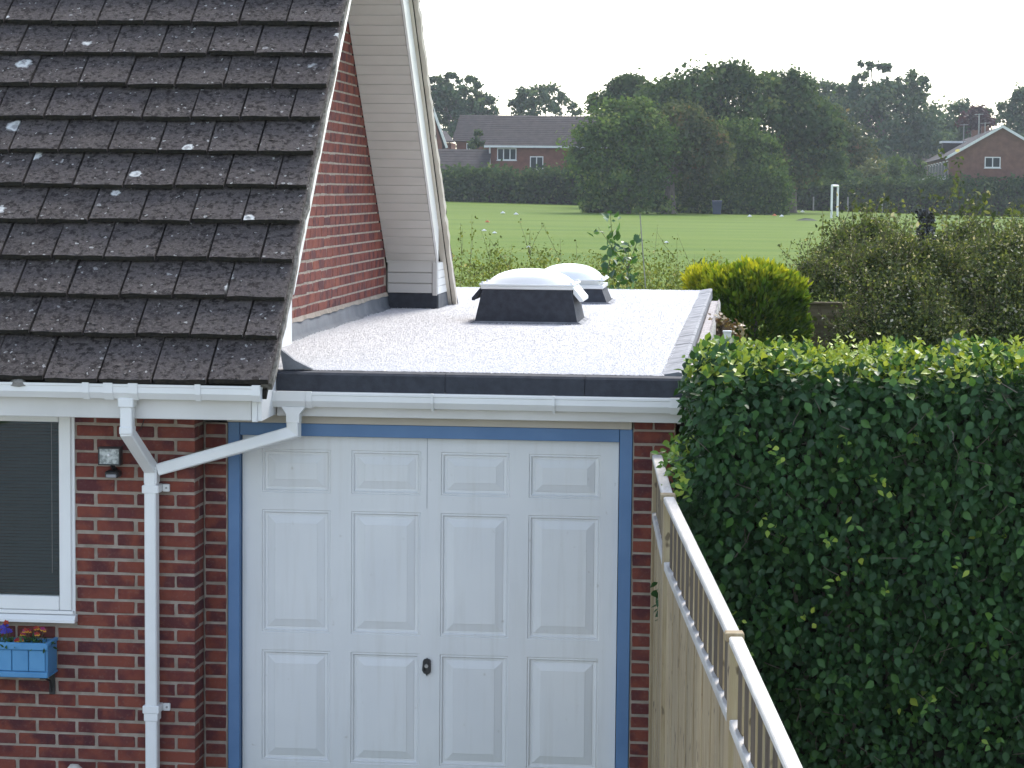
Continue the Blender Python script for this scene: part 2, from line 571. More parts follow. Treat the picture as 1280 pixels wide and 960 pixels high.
M['copper'] = leaf_mat('copper_leaf', [(0, (.05, .02, .025)), (1, (.10, .05, .05))], .6, .22, .2, (1.2, .9, .8))
M['yellowbush'] = leaf_mat('yellow_green_leaf', [(0, (.08, .11, .03)), (1, (.20, .22, .06))], .6, .25, .2)
M['pansy'] = leaf_mat('pansy_petal', [(0, (.06, .05, .35)), (.33, (.09, .07, .45)), (.5, (.30, .015, .02)), (.75, (.5, .22, .02)), (1, (.6, .38, .03))], .6, .2, .3, (1, 1, 1))
M['pansyleaf'] = leaf_mat('pansy_leaf', [(0, (.02, .06, .02)), (1, (.06, .14, .04))], .5, .2, .3)


def grass_mat():
    m, nt, p = nodes('mown_grass')
    co = coords(nt)
    st = coords(nt, (.05, .22, .1))
    c = ramp(nt, noise(nt, co, .12, 5), [(.35, (.072, .130, .012)), (.65, (.100, .158, .014))])
    c = mix(nt, ramp(nt, noise(nt, st, 1.0, 3), [(.4, (0, 0, 0)), (.6, (.8, .8, .8))]), c, (.122, .172, .020))
    c = mix(nt, ramp(nt, noise(nt, co, 5, 6, .7), [(.4, (0, 0, 0)), (.7, (.4, .4, .4))]), c, (.048, .095, .010))
    nt.links.new(c, p.inputs['Base Color'])
    p.inputs['Roughness'].default_value = .9
    p.inputs['Specular IOR Level'].default_value = .1
    bump(nt, noise(nt, co, 9, 5, .7), p, .6, .05)
    return m


def pane_mat():
    m, nt, p = nodes('window_glass')
    g = nt.nodes.new('ShaderNodeBsdfGlossy')
    g.inputs['Roughness'].default_value = .02
    t = nt.nodes.new('ShaderNodeBsdfTransparent')
    t.inputs[0].default_value = (.75, .82, .82, 1)
    fr = nt.nodes.new('ShaderNodeFresnel')
    fr.inputs[0].default_value = 1.5
    ms = nt.nodes.new('ShaderNodeMixShader')
    nt.links.new(fr.outputs[0], ms.inputs[0])
    nt.links.new(t.outputs[0], ms.inputs[1])
    nt.links.new(g.outputs[0], ms.inputs[2])
    nt.links.new(ms.outputs[0], nt.nodes['Material Output'].inputs[0])
    return m


M['grass'] = grass_mat()
M['pane'] = pane_mat()


# ------------------------------------------------------------------ ground
def ground_z(x, y):
    pts = [(-3000, -1.2), (0, -1.1), (11.5, -.12), (13, 0), (22, .05), (30, .9), (45, 1.45), (60, 1.6), (130, 1.6)]
    if y <= 130:
        for (a, za), (b, zb) in zip(pts, pts[1:]):
            if y <= b:
                return za + (zb - za) * (y - a) / (b - a)
    t = min((y - 130) / 70, 1.0) ** 2
    xx = max(-60, min(60, x))
    return 1.6 + t * (.33 - .0205 * xx)


xs = [-3000, -800, -200, -100] + list(np.arange(-70, 71, 4)) + [100, 200, 800, 3000]
ys = [-3000, -200, -40, 0, 4, 8, 11.5, 13, 16, 19, 22, 26, 30, 36, 45, 52, 60, 75, 90, 110, 130] + list(np.arange(136, 204, 6)) + [210, 250, 400, 1000, 4000]
V = [(x, y, ground_z(x, y) - .012 + (0.012 if y > 60 else 0)) for y in ys for x in xs]
nx = len(xs)
Fc = [(j * nx + i, j * nx + i + 1, (j + 1) * nx + i + 1, (j + 1) * nx + i) for j in range(len(ys) - 1) for i in range(nx - 1)]
g = MB().add(V, Fc).build('ground', M['grass'], None, True)
tag(g, 'wide mown green playing field rising gently to the far hedges', 'field', kind='structure')
V, Fc = [], []
yy = [-40, -10, 0, 4, 8, 11.5, 12.78]
for j, y in enumerate(yy):
    V += [(-14, y, ground_z(0, y) + .004), (-.5 + max(0, 11.3 - y) * .13 + (8 if y < 0 else 0), y, ground_z(0, y) + .004)]
    if j: Fc.append((2 * j - 2, 2 * j - 1, 2 * j + 1, 2 * j))
tag(MB().add(V, Fc).build('driveway', M['concrete']), 'grey concrete drive in front of the garage door', 'driveway', kind='structure')

# ------------------------------------------------------------------ house
XG, YW = -2.98, 12.80          # gable plane, front wall plane
XV, PT = -2.485, R(43)         # verge of the tiles, roof pitch
EY, EZ = 12.43, 2.425          # eaves of the tile surface
TP = math.tan(PT)
RY = 16.54                     # ridge
house = thing('brick_house', (-5, 14, 0), 'red brick house with steep dark concrete tiled roof and white gutter', 'house')
# walls: mortar core (front, return, gable) as thick slabs
mj = .004                      # mortar recess
XL = -8.5
wall = MB()
wall.box(-4.62, -3.662, YW + mj, YW + .1, -.05, 1.02)
wall_o = MB().box(-3.662, XG - mj, YW + mj, YW + .19, -.05, 2.24).build('wall', M['mortar'], house)
MB().box(XL, -3.662, YW + mj, YW + .19, -.05, 1.045).build('wall', M['mortar'], house)
MB().box(XL, -5.2, YW + mj, YW + .19, 1.045, 2.24).build('wall', M['mortar'], house)
gz = lambda y: min(2.80 + (y - 13.35) * TP, 2.80 + (19.73 - y) * TP)
# gable slab: pentagon under both slopes
gp = [(YW + .19, -.05), (20.3, -.05), (20.3, 2.35), (19.95, 2.62), (RY, gz(RY) + .02), (13.05, 2.55), (YW + .19, 2.3)]
gable_o = MB().prism(gp, 'x', XG - .2, XG - mj).build('gable_wall', M['mortar'], house)
MB().box(XL, XG - .2, 20.1, 20.3, -.05, 2.3).build('rear_wall', M['farbrick'], house)

_bc = {}


def brick_mesh(l, d, h, var=0, m='brick'):
    k = (round(l, 3), round(d, 3), round(h, 3), var, m)
    if k not in _bc:
        b = MB().box(-l / 2, l / 2, -d / 2, d / 2, -h / 2, h / 2, .004 + .002 * (var % 2))
        r = random.Random(var * 31 + 5)
        b.v = [(x + r.uniform(-.0022, .0022), y + r.uniform(-.0018, .0018), z + r.uniform(-.0022, .0022)) for x, y, z in b.v]
        _bc[k] = b.mesh('brick', M[m])
    return _bc[k]


CH, BL, BH, BD, JT = .075, .2125, .0620, .1010, .0125
bricks = []      # (centre, sx, sy, parent)


def lay_x(x0, x1, y, z, parent, phase, dep=.09):
    """a course along x on a plane facing -Y between x0 and x1; phase = x of one joint"""
    k = math.floor((x0 - phase) / .225)
    while True:
        a, b = phase + k * .225 + JT / 2, phase + (k + 1) * .225 - JT / 2
        k += 1
        if a >= x1 - .015: break
        a, b = max(a, x0 + JT / 2 if a < x0 else a), min(b, x1)
        if b - a < .03: continue
        bricks.append((Vector(((a + b) / 2, y + dep / 2, z + CH / 2)), b - a, dep, parent))


N0 = 1
# front wall
for c in range(N0, 30):
    z = c * CH - .035
    xr = XG
    odd = c % 2
    # corner brick
    cx = BL if odd == 0 else BD
    cy = BD if odd == 0 else BL
    bricks.append((Vector((XG - cx / 2, YW + cy / 2, z + CH / 2)), cx, cy, wall_o))
    if odd == 0:
        bricks.append((Vector((XG - BD / 2, YW + BD + JT + .048, z + CH / 2)), BD, .094, wall_o))
    lim = -3.668 if z + CH > 1.04 else -4.60
    end = XG - cx - JT
    # joints run leftwards from the corner brick
    x = end
    while x > lim + .03:
        a = max(x - BL, lim)
        bricks.append((Vector(((a + x) / 2, YW + .045, z + CH / 2)), x - a, .09, wall_o))
        x = a - JT
# gable wall courses (run along Y)
gb = []
for c in range(0, 31):
    z = 2.566 + c * CH
    ph = 19.74 - (c % 2) * .1125
    ylo = 13.35 + (z + CH - 2.95) / TP + .25
    yhi = 19.755 - (z + CH * .5 - 2.832) / TP + .06
    ylo = max(ylo, 14.0 + (z - 2.566) * .86)
    y = min(ph, 19.745) if z < 2.8 else ph
    while y > ylo:
        a = y - BL
        if a < yhi - .02:
            b2 = min(y, yhi)
            gb.append((Vector((XG - .045, (a + b2) / 2, z + CH / 2)), .09, b2 - a, gable_o))
        y = a - JT


def place_bricks(lst, rough=True):
    for (c, sx, sy, par) in lst:
        v = random.randrange(3)
        o = link('brick', brick_mesh(sx, sy, BH, v), par, c + Vector((random.uniform(-.0015, .0015), random.uniform(-.0015, .0015), random.uniform(-.0012, .0012))))


def join_bricks(lst, name, par):
    b, tint = MB(), []
    for (c, sx, sy, _) in lst:
        n0 = len(b.f)
        b.box(c.x - sx / 2, c.x + sx / 2, c.y - sy / 2, c.y + sy / 2, c.z - BH / 2, c.z + BH / 2, .004)
        tint += [random.random()] * (len(b.f) - n0)
    me = b.mesh(name, M['brickj'])
    a = me.attributes.new('tint', 'FLOAT', 'FACE')
    a.data.foreach_set('value', tint)
    o = link(name, me, par)
    o['kind'] = 'stuff'
    return o


gb.sort(key=lambda t: t[0].y)
room = 296 - len(bricks)
vis = [t for t in gb if t[0].y > 15.2 + (t[0].z - 2.56) * 1.0]
rest = [t for t in gb if t not in vis]
rest += vis[room:]
place_bricks(bricks)
place_bricks(vis[:room])
join_bricks(rest, 'brick', gable_o)

# roof: underlay slabs and single tiles
near = [(EY + .03, EZ - .055), (RY, EZ - .06 + (RY - EY - .02) * TP), (RY, EZ - .10 + (RY - EY - .02) * TP), (EY + .03, EZ - .10)]
roof = MB().prism(near, 'x', XL, XV - .03).build('roof', M['nearblack'], house)
FE = 2 * RY - EY
far = [(2 * RY - y, z) for y, z in near]
roof2 = MB().prism(far, 'x', XL, XV - .03).build('rear_roof', M['nearblack'], house)
nd = Vector((0, math.cos(PT), math.sin(PT)))       # up the slope
nn = Vector((0, -math.sin(PT), math.cos(PT)))      # out of the slope
GA, TW, TT = .2925, .294, .028
_tc = {}


def tile_mesh(w, var):
    k = (round(w, 3), var)
    if k not in _tc:
        r = random.Random(var)
        L = .40
        vs, fs = [], []
        nxs = 5
        for s_ in (0, 1):                       # bottom, top
            for j in range(3):
                for i in range(nxs):
                    x = (i / (nxs - 1) - .5) * (w - .011 - (.004 if j == 0 else 0))
                    l = L * j / 2
                    if j == 0:
                        l += r.uniform(-.004, .004)
                    h = (TT if s_ else 0) + .058 * (1 - j / 2) + (r.uniform(-.0015, .0015))
                    if s_ and j == 0: l += .003
                    p = nd * l + nn * h + Vector((x, 0, 0))
                    vs.append(p)
        q = lambda s_, j, i: s_ * 3 * nxs + j * nxs + i
        for j in range(2):
            for i in range(nxs - 1):
                fs.append((q(1, j, i), q(1, j, i + 1), q(1, j + 1, i + 1), q(1, j + 1, i)))
                fs.append((q(0, j, i), q(0, j + 1, i), q(0, j + 1, i + 1), q(0, j, i + 1)))
        for i in range(nxs - 1):
            fs.append((q(0, 0, i), q(0, 0, i + 1), q(1, 0, i + 1), q(1, 0, i)))
            fs.append((q(0, 2, i + 1), q(0, 2, i), q(1, 2, i), q(1, 2, i + 1)))
        for j in range(2):
            fs.append((q(0, j + 1, 0), q(0, j, 0), q(1, j, 0), q(1, j + 1, 0)))
            fs.append((q(0, j, nxs - 1), q(0, j + 1, nxs - 1), q(1, j + 1, nxs - 1), q(1, j, nxs - 1)))
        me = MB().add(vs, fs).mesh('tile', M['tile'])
        me.materials.append(M['nearblack'])
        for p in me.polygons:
            if p.center.dot(nd) < .012 and abs(p.normal.dot(nd)) > .7: p.material_index = 1  # lower front face of the tile gets the near-black material
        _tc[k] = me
    return _tc[k]


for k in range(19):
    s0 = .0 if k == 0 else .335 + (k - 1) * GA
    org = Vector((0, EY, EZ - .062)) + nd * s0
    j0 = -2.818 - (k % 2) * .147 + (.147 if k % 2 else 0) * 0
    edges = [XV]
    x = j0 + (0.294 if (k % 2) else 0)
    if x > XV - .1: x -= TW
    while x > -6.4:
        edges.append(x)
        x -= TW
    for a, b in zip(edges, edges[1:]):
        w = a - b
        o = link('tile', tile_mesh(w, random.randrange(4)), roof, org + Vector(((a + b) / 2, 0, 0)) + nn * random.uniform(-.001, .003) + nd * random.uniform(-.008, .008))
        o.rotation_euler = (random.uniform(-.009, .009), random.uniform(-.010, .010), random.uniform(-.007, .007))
    # the dark course edge is the near-black front face of each tile
# slabs standing for the tile courses beyond the picture's left edge
b = MB()
for k in range(19):
    s0 = .0 if k == 0 else .335 + (k - 1) * GA
    p = Vector((0, EY, EZ - .062)) + nd * s0
    q0, q1, q2, q3 = p + nn * .058, p + nn * .086, p + nd * .4 + nn * .022, p + nd * .4
    b.add([(x, q.y, q.z) for x in (XL, -6.42) for q in (q0, q1, q2, q3)], [(0, 1, 2, 3), (4, 7, 6, 5), (0, 4, 5, 1), (1, 5, 6, 2), (2, 6, 7, 3), (3, 7, 4, 0)])
o = b.build('tile', M['tile'], roof)
o['kind'] = 'stuff'
# far slope tile courses, one part
b = MB()
for k in range(19):
    s0 = .0 if k == 0 else .335 + (k - 1) * GA
    p = Vector((0, EY, EZ - .062)) + nd * s0
    qs = [p + nn * .058, p + nn * .086, p + nd * .4 + nn * .022, p + nd * .4]
    x = XV
    while x > XL:
        b.add([(xx, 2 * RY - q.y, q.z) for xx in (x - .29, x) for q in qs], [(0, 1, 2, 3), (4, 7, 6, 5), (0, 4, 5, 1), (1, 5, 6, 2), (2, 6, 7, 3), (3, 7, 4, 0)])
        x -= TW
o = b.build('tile', M['tile'], roof2)
o['kind'] = 'stuff'
# ridge tiles
for i in range(13):
    x = XV - .23 - i * .45
    b = MB()
    arc = [(RY + .13 * math.cos(t), EZ + (RY - EY) * TP - .06 + .12 * math.sin(t)) for t in np.linspace(0, math.pi, 9)]
    b.prism(arc, 'x', x - .222, x + .222)
    b.build('ridge_tile', M['tile'], roof)
# mortar / undercloak at the verges
def strip_yz(pts_top, pts_bot, x0, x1):
    poly = list(pts_top) + list(reversed(pts_bot))
    return MB().prism(poly, 'x', x0, x1)
def slope_pt(s_, h, far_=False):
    p = Vector((0, EY, EZ - .040)) + nd * s_ + nn * h
    return ((2 * RY - p.y) if far_ else p.y, p.z)
SR = (RY - EY) / math.cos(PT)
for fa, rf in ((False, roof), (True, roof2)):
    n = 60
    b = MB()
    top, bot = [], []
    for i in range(n + 1):
        s_ = .03 + (SR - .06) * i / n
        top.append(slope_pt(s_, .012 + random.uniform(-.006, .006), fa))
        bot.append(slope_pt(s_, -.045 + random.uniform(-.006, .006), fa))
    vs, fs = [], []
    for i in range(n + 1):
        jx = random.uniform(-.008, .006)
        for x, p in ((XV - .06, top[i]), (XV + .008 + jx, top[i]), (XV + .004 + jx, bot[i]), (XV - .06, bot[i])):
            vs.append((x, p[0], p[1]))
    for i in range(n):
        for k in range(4):
            fs.append((4 * i + k, 4 * i + (k + 1) % 4, 4 * i + 4 + (k + 1) % 4, 4 * i + 4 + k))
    fs += [(3, 2, 1, 0), (4 * n, 4 * n + 1, 4 * n + 2, 4 * n + 3)]
    b.add(vs, fs).build('verge_mortar', M['cream' if fa else 'moss'], rf)
# barge boards
XB = -2.55
def bz(y): return 2.85 + (y - 13.35) * TP
top_l = lambda y: EZ - .095 + (y - EY) * TP
poly = [(12.50, 2.205), (12.93, 2.205), (12.93, 2.56), (13.35, 2.56), (13.35, bz(13.35)), (RY, bz(RY)), (RY, top_l(RY)), (12.50, top_l(12.50))]
MB().prism(poly, 'x', XB - .02, XB).build('barge_board', M['upvc'], house)
MB().prism([(13.352, bz(13.352) - .012), (RY, bz(RY) - .012), (RY, bz(RY) + .05), (13.352, bz(13.352) + .05)], 'x', XB + .001, XB + .012).build('barge_trim', M['upvc'], house)
fy = lambda y: 2 * RY - y
fz = lambda y: 2.832 + (19.755 - y) * TP
poly = [(RY, fz(RY)), (19.757, fz(19.757)), (19.757, fz(19.757) + .29), (RY, fz(RY) + .29)]
MB().prism(poly, 'x', XB - .012, XB + .006).build('barge_board', M['upvc'], house)
MB().prism([(RY, fz(RY) + .293), (20.6, fz(20.6) + .293), (20.6, fz(20.6) + .34), (RY, fz(RY) + .34)], 'x', XB - .02, XB + .03).build('barge_trim', M['cream'], house)
# sloping soffit boards under the far overhang (each a board)
ls = (19.755 - RY) / math.cos(PT)
nb = int(ls / .1)
soff = MB().prism([(RY, fz(RY) + .03), (19.75, fz(19.75) + .03), (19.75, fz(19.75) + .05), (RY, fz(RY) + .05)], 'x', XG + .002, XB - .014).build('verge_soffit', M['soffit'], house)
for i in range(nb):
    s0, s1 = i * ls / nb + .0012, (i + 1) * ls / nb - .0012
    dn_ = Vector((0, -math.cos(PT), math.sin(PT)))
    up_ = Vector((0, math.sin(PT), math.cos(PT)))
    p0 = Vector((0, 19.755, fz(19.755)))
    a = p0 + dn_ * s0
    b_ = p0 + dn_ * s1
    q = [a, b_, b_ + up_ * .012 + dn_ * .002, a + up_ * .012 - dn_ * .002]
    tl = .004 * (i % 2) * 0
    a2 = a + up_ * .005
    MB().add([(x, v.y, v.z) for x in (XG + .003, XB - .016) for v in (a2, b_, q[2], q[3])], [(0, 1, 2, 3), (4, 7, 6, 5), (0, 4, 5, 1), (1, 5, 6, 2), (2, 6, 7, 3), (3, 7, 4, 0)]).build('soffit_board', M['soffit'], soff)
MB().prism([(13.36, bz(13.36)), (RY, bz(RY)), (RY, bz(RY) + .02), (13.36, bz(13.36) + .02)], 'x', XG + .002, XB - .022).build('verge_soffit', M['soffit'], house)
# dark bead where soffit meets brick
# far eaves box: three front boards, corner post, side boards
box = MB().box(XG + .004, XB - .012, 19.78, 20.58, 2.585, 2.83).build('eaves_box', M['soffit'], house)
for z0, z1 in ((2.575, 2.652), (2.657, 2.742), (2.747, 2.83)):
    MB().box(XG + .012, XB - .045, 19.757, 19.779, z0, z1, .004).build('soffit_board', M['soffit'], box)
MB().box(XB - .043, XB - .004, 19.752, 19.779, 2.555, 2.828, .003).build('corner_post', M['soffit'], box)
MB().box(XG + .002, XB - .02, 19.746, 19.757, 2.826, 2.842, .002).build('trim', M['soffit'], box)
for z0, z1 in ((2.565, 2.628), (2.631, 2.694), (2.697, 2.76), (2.763, 2.826)):
    y1 = 20.55 - (z0 - 2.565) * .6
    MB().box(XB - .01, XB + .004, 19.782, y1, z0, z1, .003).build('side_board', M['upvc'], box)
MB().box(XG + .003, XB - .006, 19.775, 20.55, 2.40, 2.574).build('felt_upstand', M['felt'], house)
MB().prism([(19.80, 2.44), (20.5, 2.44), (20.5, 2.56), (19.80, 2.56)], 'x', XB - .004, XB + .003).build('felt_apron', M['lead'], house)
# lead / felt flashing at foot of the gable, sagging edge
b = MB()
n = 40
vs, fs = [], []
for i in range(n + 1):
    y = 12.95 + (19.77 - 12.95) * i / n
    zt = 2.566 + random.uniform(-.004, .003)
    zb = 2.425
    w0 = .004
    wb = .05 + .012 * math.sin(i * .9) + random.uniform(-.004, .004)
    vs += [(XG + .002, y, zt), (XG + .010, y, zt), (XG + .022, y, 2.47), (XG + wb, y, 2.448), (XG + wb + .02, y, zb), (XG + .002, y, zb)]
for i in range(n):
    for k in range(6):
        fs.append((6 * i + k, 6 * i + (k + 1) % 6, 6 * i + 6 + (k + 1) % 6, 6 * i + 6 + k))
b.add(vs, fs).build('flashing', M['lead'], house, True)
n = 34
vs, fs = [], []
for i in range(n + 1):
    y = 15.0 + (19.75 - 15.0) * i / n
    h = random.uniform(.0, .01)
    vs += [(XG - .004, y, 2.560 - h), (XG + .012 + h, y, 2.556 - h), (XG + .009, y, 2.576 + h * .5), (XG - .004, y, 2.580)]
for i in range(n):
    for k in range(4):
        fs.append((4 * i + k, 4 * i + (k + 1) % 4, 4 * i + 4 + (k + 1) % 4, 4 * i + 4 + k))
MB().add(vs, fs).build('mortar_fillet', M['mortar'], house)

# front fascia, soffit, gutter
_mc = at(23, 481, 12.40)
MB().box(XL, -2.605, 12.50, 12.522, 2.205, 2.40, .004).build('fascia', M['fascia'], house)
MB().box(-2.602, XB - .021, 12.492, 12.518, 2.198, 2.385, .004).build('fascia_end_cap', M['upvc'], house)
MB().box(XL, XB - .022, 12.523, 12.80, 2.207, 2.217).build('soffit', M['upvc'], house)


def gutter_poly(yb, yf, zb, zt):
    return [(yb, zt - .002), (yb, zb + .004), (yb - .006, zb), (yf + .028, zb), (yf + .004, zb + .034), (yf + .004, zt - .016), (yf, zt - .012), (yf, zt), (yf + .010, zt), (yf + .010, zb + .036), (yf + .030, zb + .007), (yb - .008, zb + .007), (yb - .006, zt - .002)]


HG = (12.497, 12.385, 2.318, 2.398)
hg = MB().prism(gutter_poly(*HG), 'x', XL, -2.545).build('gutter', M['upvc'], house)


def collar(parent, x0, x1, g, grow=.006, name='bracket'):
    yb, yf, zb, zt = g
    gp = [(yb + .002, zb - grow), (yf + .026, zb - grow), (yf - grow + .004, zb + .032), (yf - grow + .002, zt + .006), (yf + .014, zt + .006), (yf + .012, zt - .004), (yf + .0035, zt - .018), (yf + .0035, zb + .034), (yf + .0275, zb - .0005), (yb + .002, zb - .0005)]
    return MB().prism(gp, 'x', x0, x1).build(name, M['upvc'], parent)


for px, w in ((107, .035), (135, .05), (166, .05), (247, .03)):
    x = at(px, 488, 12.39).x
    collar(hg, x - w / 2, x + w / 2, HG)
collar(hg, -2.58, -2.535, HG, .004, 'end_cap')
MB().prism([(HG[0], HG[3] - .01), (HG[0], HG[2]), (HG[1] + .028, HG[2]), (HG[1] + .004, HG[2] + .034), (HG[1] + .004, HG[3] - .004)], 'x', -2.5445, -2.538).build('end_plate', M['upvc'], hg)
vs, fs = [], []
for j, (rr_, hh) in enumerate(((.045, -.02), (.04, .004), (.022, .016), (.004, .02))):
    for k in range(9):
        t_ = 2 * math.pi * k / 9
        vs.append((_mc.x + rr_ * math.cos(t_) * random.uniform(.7, 1.3), 12.40 + rr_ * .5 * math.sin(t_), 2.398 + hh + random.uniform(-.004, .004)))
for j in range(3):
    for k in range(9):
        fs.append((9 * j + k, 9 * j + (k + 1) % 9, 9 * j + 9 + (k + 1) % 9, 9 * j + 9 + k))
fs.append(tuple(range(27, 36)))
MB().add(vs, fs).build('moss_clump', M['moss'], hg, True)
# house downpipe
dp = MB().sqtube([(-3.262, 12.442, 2.325), (-3.262, 12.442, 2.135), (-3.204, 12.728, 1.905), (-3.204, 12.735, -.05)], .066, .066, (1, 0, 0)).build('downpipe', M['upvc'], house)
MB().box(-3.304, -3.220, 12.40, 12.486, 2.272, 2.322, .005).build('outlet', M['upvc'], dp)
MB().box(-3.298, -3.226, 12.403, 12.480, 2.128, 2.17, .005).build('pipe_socket', M['upvc'], dp)
MB().box(-3.240, -3.168, 12.696, 12.772, 1.83, 1.925, .005).build('pipe_junction', M['upvc'], dp)
for z in (1.80, .585):
    MB().box(-3.250, -3.158, 12.692, 12.799, z - .022, z + .022, .004).build('pipe_clip', M['upvc'], dp)
    MB().box(-3.157, -3.118, 12.779, 12.799, z - .022, z + .020, .004).build('clip_lug', M['upvc'], dp)
    MB().tube([(-3.135, 12.7785, z), (-3.135, 12.774, z)], .006, 8).build('screw', M['screw'], dp)
MB().box(-3.243, -3.165, 12.695, 12.775, .52, .60, .004).build('pipe_socket', M['upvc'], dp)

# window
win = MB().box(-5.18, -3.672, 12.803, 12.985, 1.075, 1.085).build('window', M['upvc'], house, label='white framed window with a dark blind behind the glass')
WF = (-5.19, -3.668)
MB().box(-3.735, -3.668, 12.775, 12.84, 1.108, 2.204, .004).build('frame_stile', M['upvc'], win)
MB().box(-3.672, -3.650, 12.790, 12.83, 1.060, 2.204, .003).build('frame_trim', M['upvc'], win)
MB().box(-5.19, -5.12, 12.775, 12.84, 1.108, 2.204, .004).build('frame_stile', M['upvc'], win)
MB().box(-5.118, -3.737, 12.775, 12.84, 1.108, 1.185, .004).build('frame_rail', M['upvc'], win)
MB().box(-5.118, -3.737, 12.775, 12.84, 2.15, 2.204, .004).build('frame_rail', M['upvc'], win)
MB().box(-5.19, -3.655, 12.768, 12.83, 1.086, 1.106, .003).build('frame_trim', M['upvc'], win)
MB().prism([(12.83, 1.085), (12.755, 1.083), (12.735, 1.060), (12.735, 1.045), (12.83, 1.045)], 'x', -5.22, -3.640).build('sill', M['upvc'], win)
MB().box(-5.118, -3.737, 12.80, 12.806, 1.186, 2.149).build('pane', M['pane'], win)
slat_me = MB().prism([(12.868, -.006), (12.884, .0065), (12.8855, .0052), (12.8695, -.0072)], 'x', -5.10, -3.745).mesh('blind_slat', M['slat'])
z = 1.19
while z < 2.15:
    link('blind_slat', slat_me, win, (0, 0, z))
    z += .0185
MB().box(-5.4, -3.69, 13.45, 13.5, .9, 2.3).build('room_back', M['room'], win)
MB().tube([(-3.80, 12.862, 2.14), (-3.80, 12.862, 1.30)], .002, 5).build('blind_cord', M['grey'], win)

# ------------------------------------------------------------------ garage
G = 13.01
YB = 24.2
XR = -.345
garage = thing('garage', (-1.7, 18, 0), 'brick garage with white panelled door, blue frame and flat white gravel roof', 'garage')
ZR = 2.435
pier_l = MB().box(XG + .002, -2.846, G + mj, G + .2, -.05, 2.14).build('wall', M['mortar'], garage)
pier_r = MB().box(-.600, XR - .03 - mj, G + mj, G + .2, -.05, 2.2).build('wall', M['mortar'], garage)
MB().box(XR - .24, XR - .03, G + .2, YB - .1, -.05, 2.30).build('side_wall', M['farbrick'], garage)
MB().box(XG, XR - .03, YB - .3, YB - .1, -.05, 2.30).build('rear_wall', M['farbrick'], garage)
for c in range(N0, 30):
    z = c * CH - .035
    zz = z + CH / 2
    if zz < 2.12:
        link('brick', brick_mesh(.122 if c % 2 else .118, .09, BH, random.randrange(3)), pier_l, (-2.912, G + .045, zz))
    x0, x1 = -.594, XR - .03
    if c % 2:
        sp = [(x0, x0 + .102), (x0 + .112, x1)]
    else:
        sp = [(x0, x1)]
    for a, b_ in sp:
        link('brick', brick_mesh(b_ - a, .09, BH, random.randrange(3)), pier_r, ((a + b_) / 2 + random.uniform(-.001, .001), G + .045, zz))
# door frame
fr = MB().box(-2.775, -.674, G - .004, G + .09, 2.075, 2.146, .003).build('door_frame', M['blue'], garage)
MB().box(-2.842, -2.777, G - .004, G + .09, -.02, 2.146, .003).build('frame_jamb', M['blue'], fr)
MB().box(-.672, -.602, G - .004, G + .09, -.02, 2.146, .003).build('frame_jamb', M['blue'], fr)
MB().box(-2.845, -.606, G - .016, G + .05, 2.147, 2.205, .002).build('lintel_trim', M['cream'], garage)
# door with raised and fielded panels
DY = G + .052
cols = [(-2.662, -2.275), (-2.159, -1.770), (-1.659, -1.278), (-1.172, -.776)]
rows = [(1.752, 1.995), (.966, 1.656), (.235, .866)]
door = None
xs_ = [-2.772] + [v for c in cols for v in c] + [-.679]
zs_ = [.03] + [v for r_ in reversed(rows) for v in r_] + [2.071]
b = MB()
vid = {}
for i, x in enumerate(xs_):
    for k, z in enumerate(zs_):
        vid[i, k] = len(b.v)
        b.v.append((x, DY, z))
for i in range(len(xs_) - 1):
    for k in range(len(zs_) - 1):
        if i % 2 == 1 and k % 2 == 1: continue
        b.f.append((vid[i, k], vid[i + 1, k], vid[i + 1, k + 1], vid[i, k + 1]))
# returns at the edges
n0 = len(b.v)
b.v += [(-2.772, DY + .035, .03), (-.679, DY + .035, .03), (-.679, DY + .035, 2.071), (-2.772, DY + .035, 2.071)]
L_, K_ = len(xs_) - 1, len(zs_) - 1
b.f += [tuple(vid[0, k] for k in range(K_ + 1)) + (n0 + 3, n0), tuple(vid[L_, k] for k in range(K_, -1, -1)) + (n0 + 1, n0 + 2), tuple(vid[i, K_] for i in range(L_ + 1)) + (n0 + 2, n0 + 3), tuple(vid[i, 0] for i in range(L_, -1, -1)) + (n0, n0 + 1)]
door = b.build('garage_door', M['door'], garage)
prof = [(0, 0), (.004, .006), (.012, .004), (.020, .013), (.032, .014), (.036, .011), (.072, .002), (.075, .0005)]
for (x0, x1) in cols:
    for (z0, z1) in rows:
        vs, fs = [], []
        for (ins, d) in prof:
            vs += [(x0 + ins, DY + d, z0 + ins), (x1 - ins, DY + d, z0 + ins), (x1 - ins, DY + d, z1 - ins), (x0 + ins, DY + d, z1 - ins)]
        for j in range(len(prof) - 1):
            for k in range(4):
                fs.append((4 * j + k, 4 * j + (k + 1) % 4, 4 * j + 4 + (k + 1) % 4, 4 * j + 4 + k))
        m_ = 4 * (len(prof) - 1)
        fs.append((m_, m_ + 1, m_ + 2, m_ + 3))
        MB().add(vs, fs).build('panel', M['door'], door)
MB().box(-1.7375, -1.7345, DY - .0012, DY + .001, 1.68, 2.071).build('leaf_gap', M['grey'], door)
hp = MB()
hp.prism([(-1.752, .768), (-1.745, .758), (-1.736, .756), (-1.730, .744), (-1.724, .756), (-1.715, .758), (-1.708, .768), (-1.708, .828), (-1.715, .838), (-1.724, .840), (-1.730, .846), (-1.736, .840), (-1.745, .838), (-1.752, .828)], 'y', DY - .014, DY + .002)
ho = hp.build('handle', M['black'], door)
MB().tube([(-1.730, DY - .0135, .803), (-1.730, DY - .030, .803)], .011, 12).build('lock_barrel', M['screw'], door)
MB().tube([(-1.743, DY - .022, .815), (-1.748, DY - .026, .775)], [.009, .007], 8).build('lever', M['black'], door)
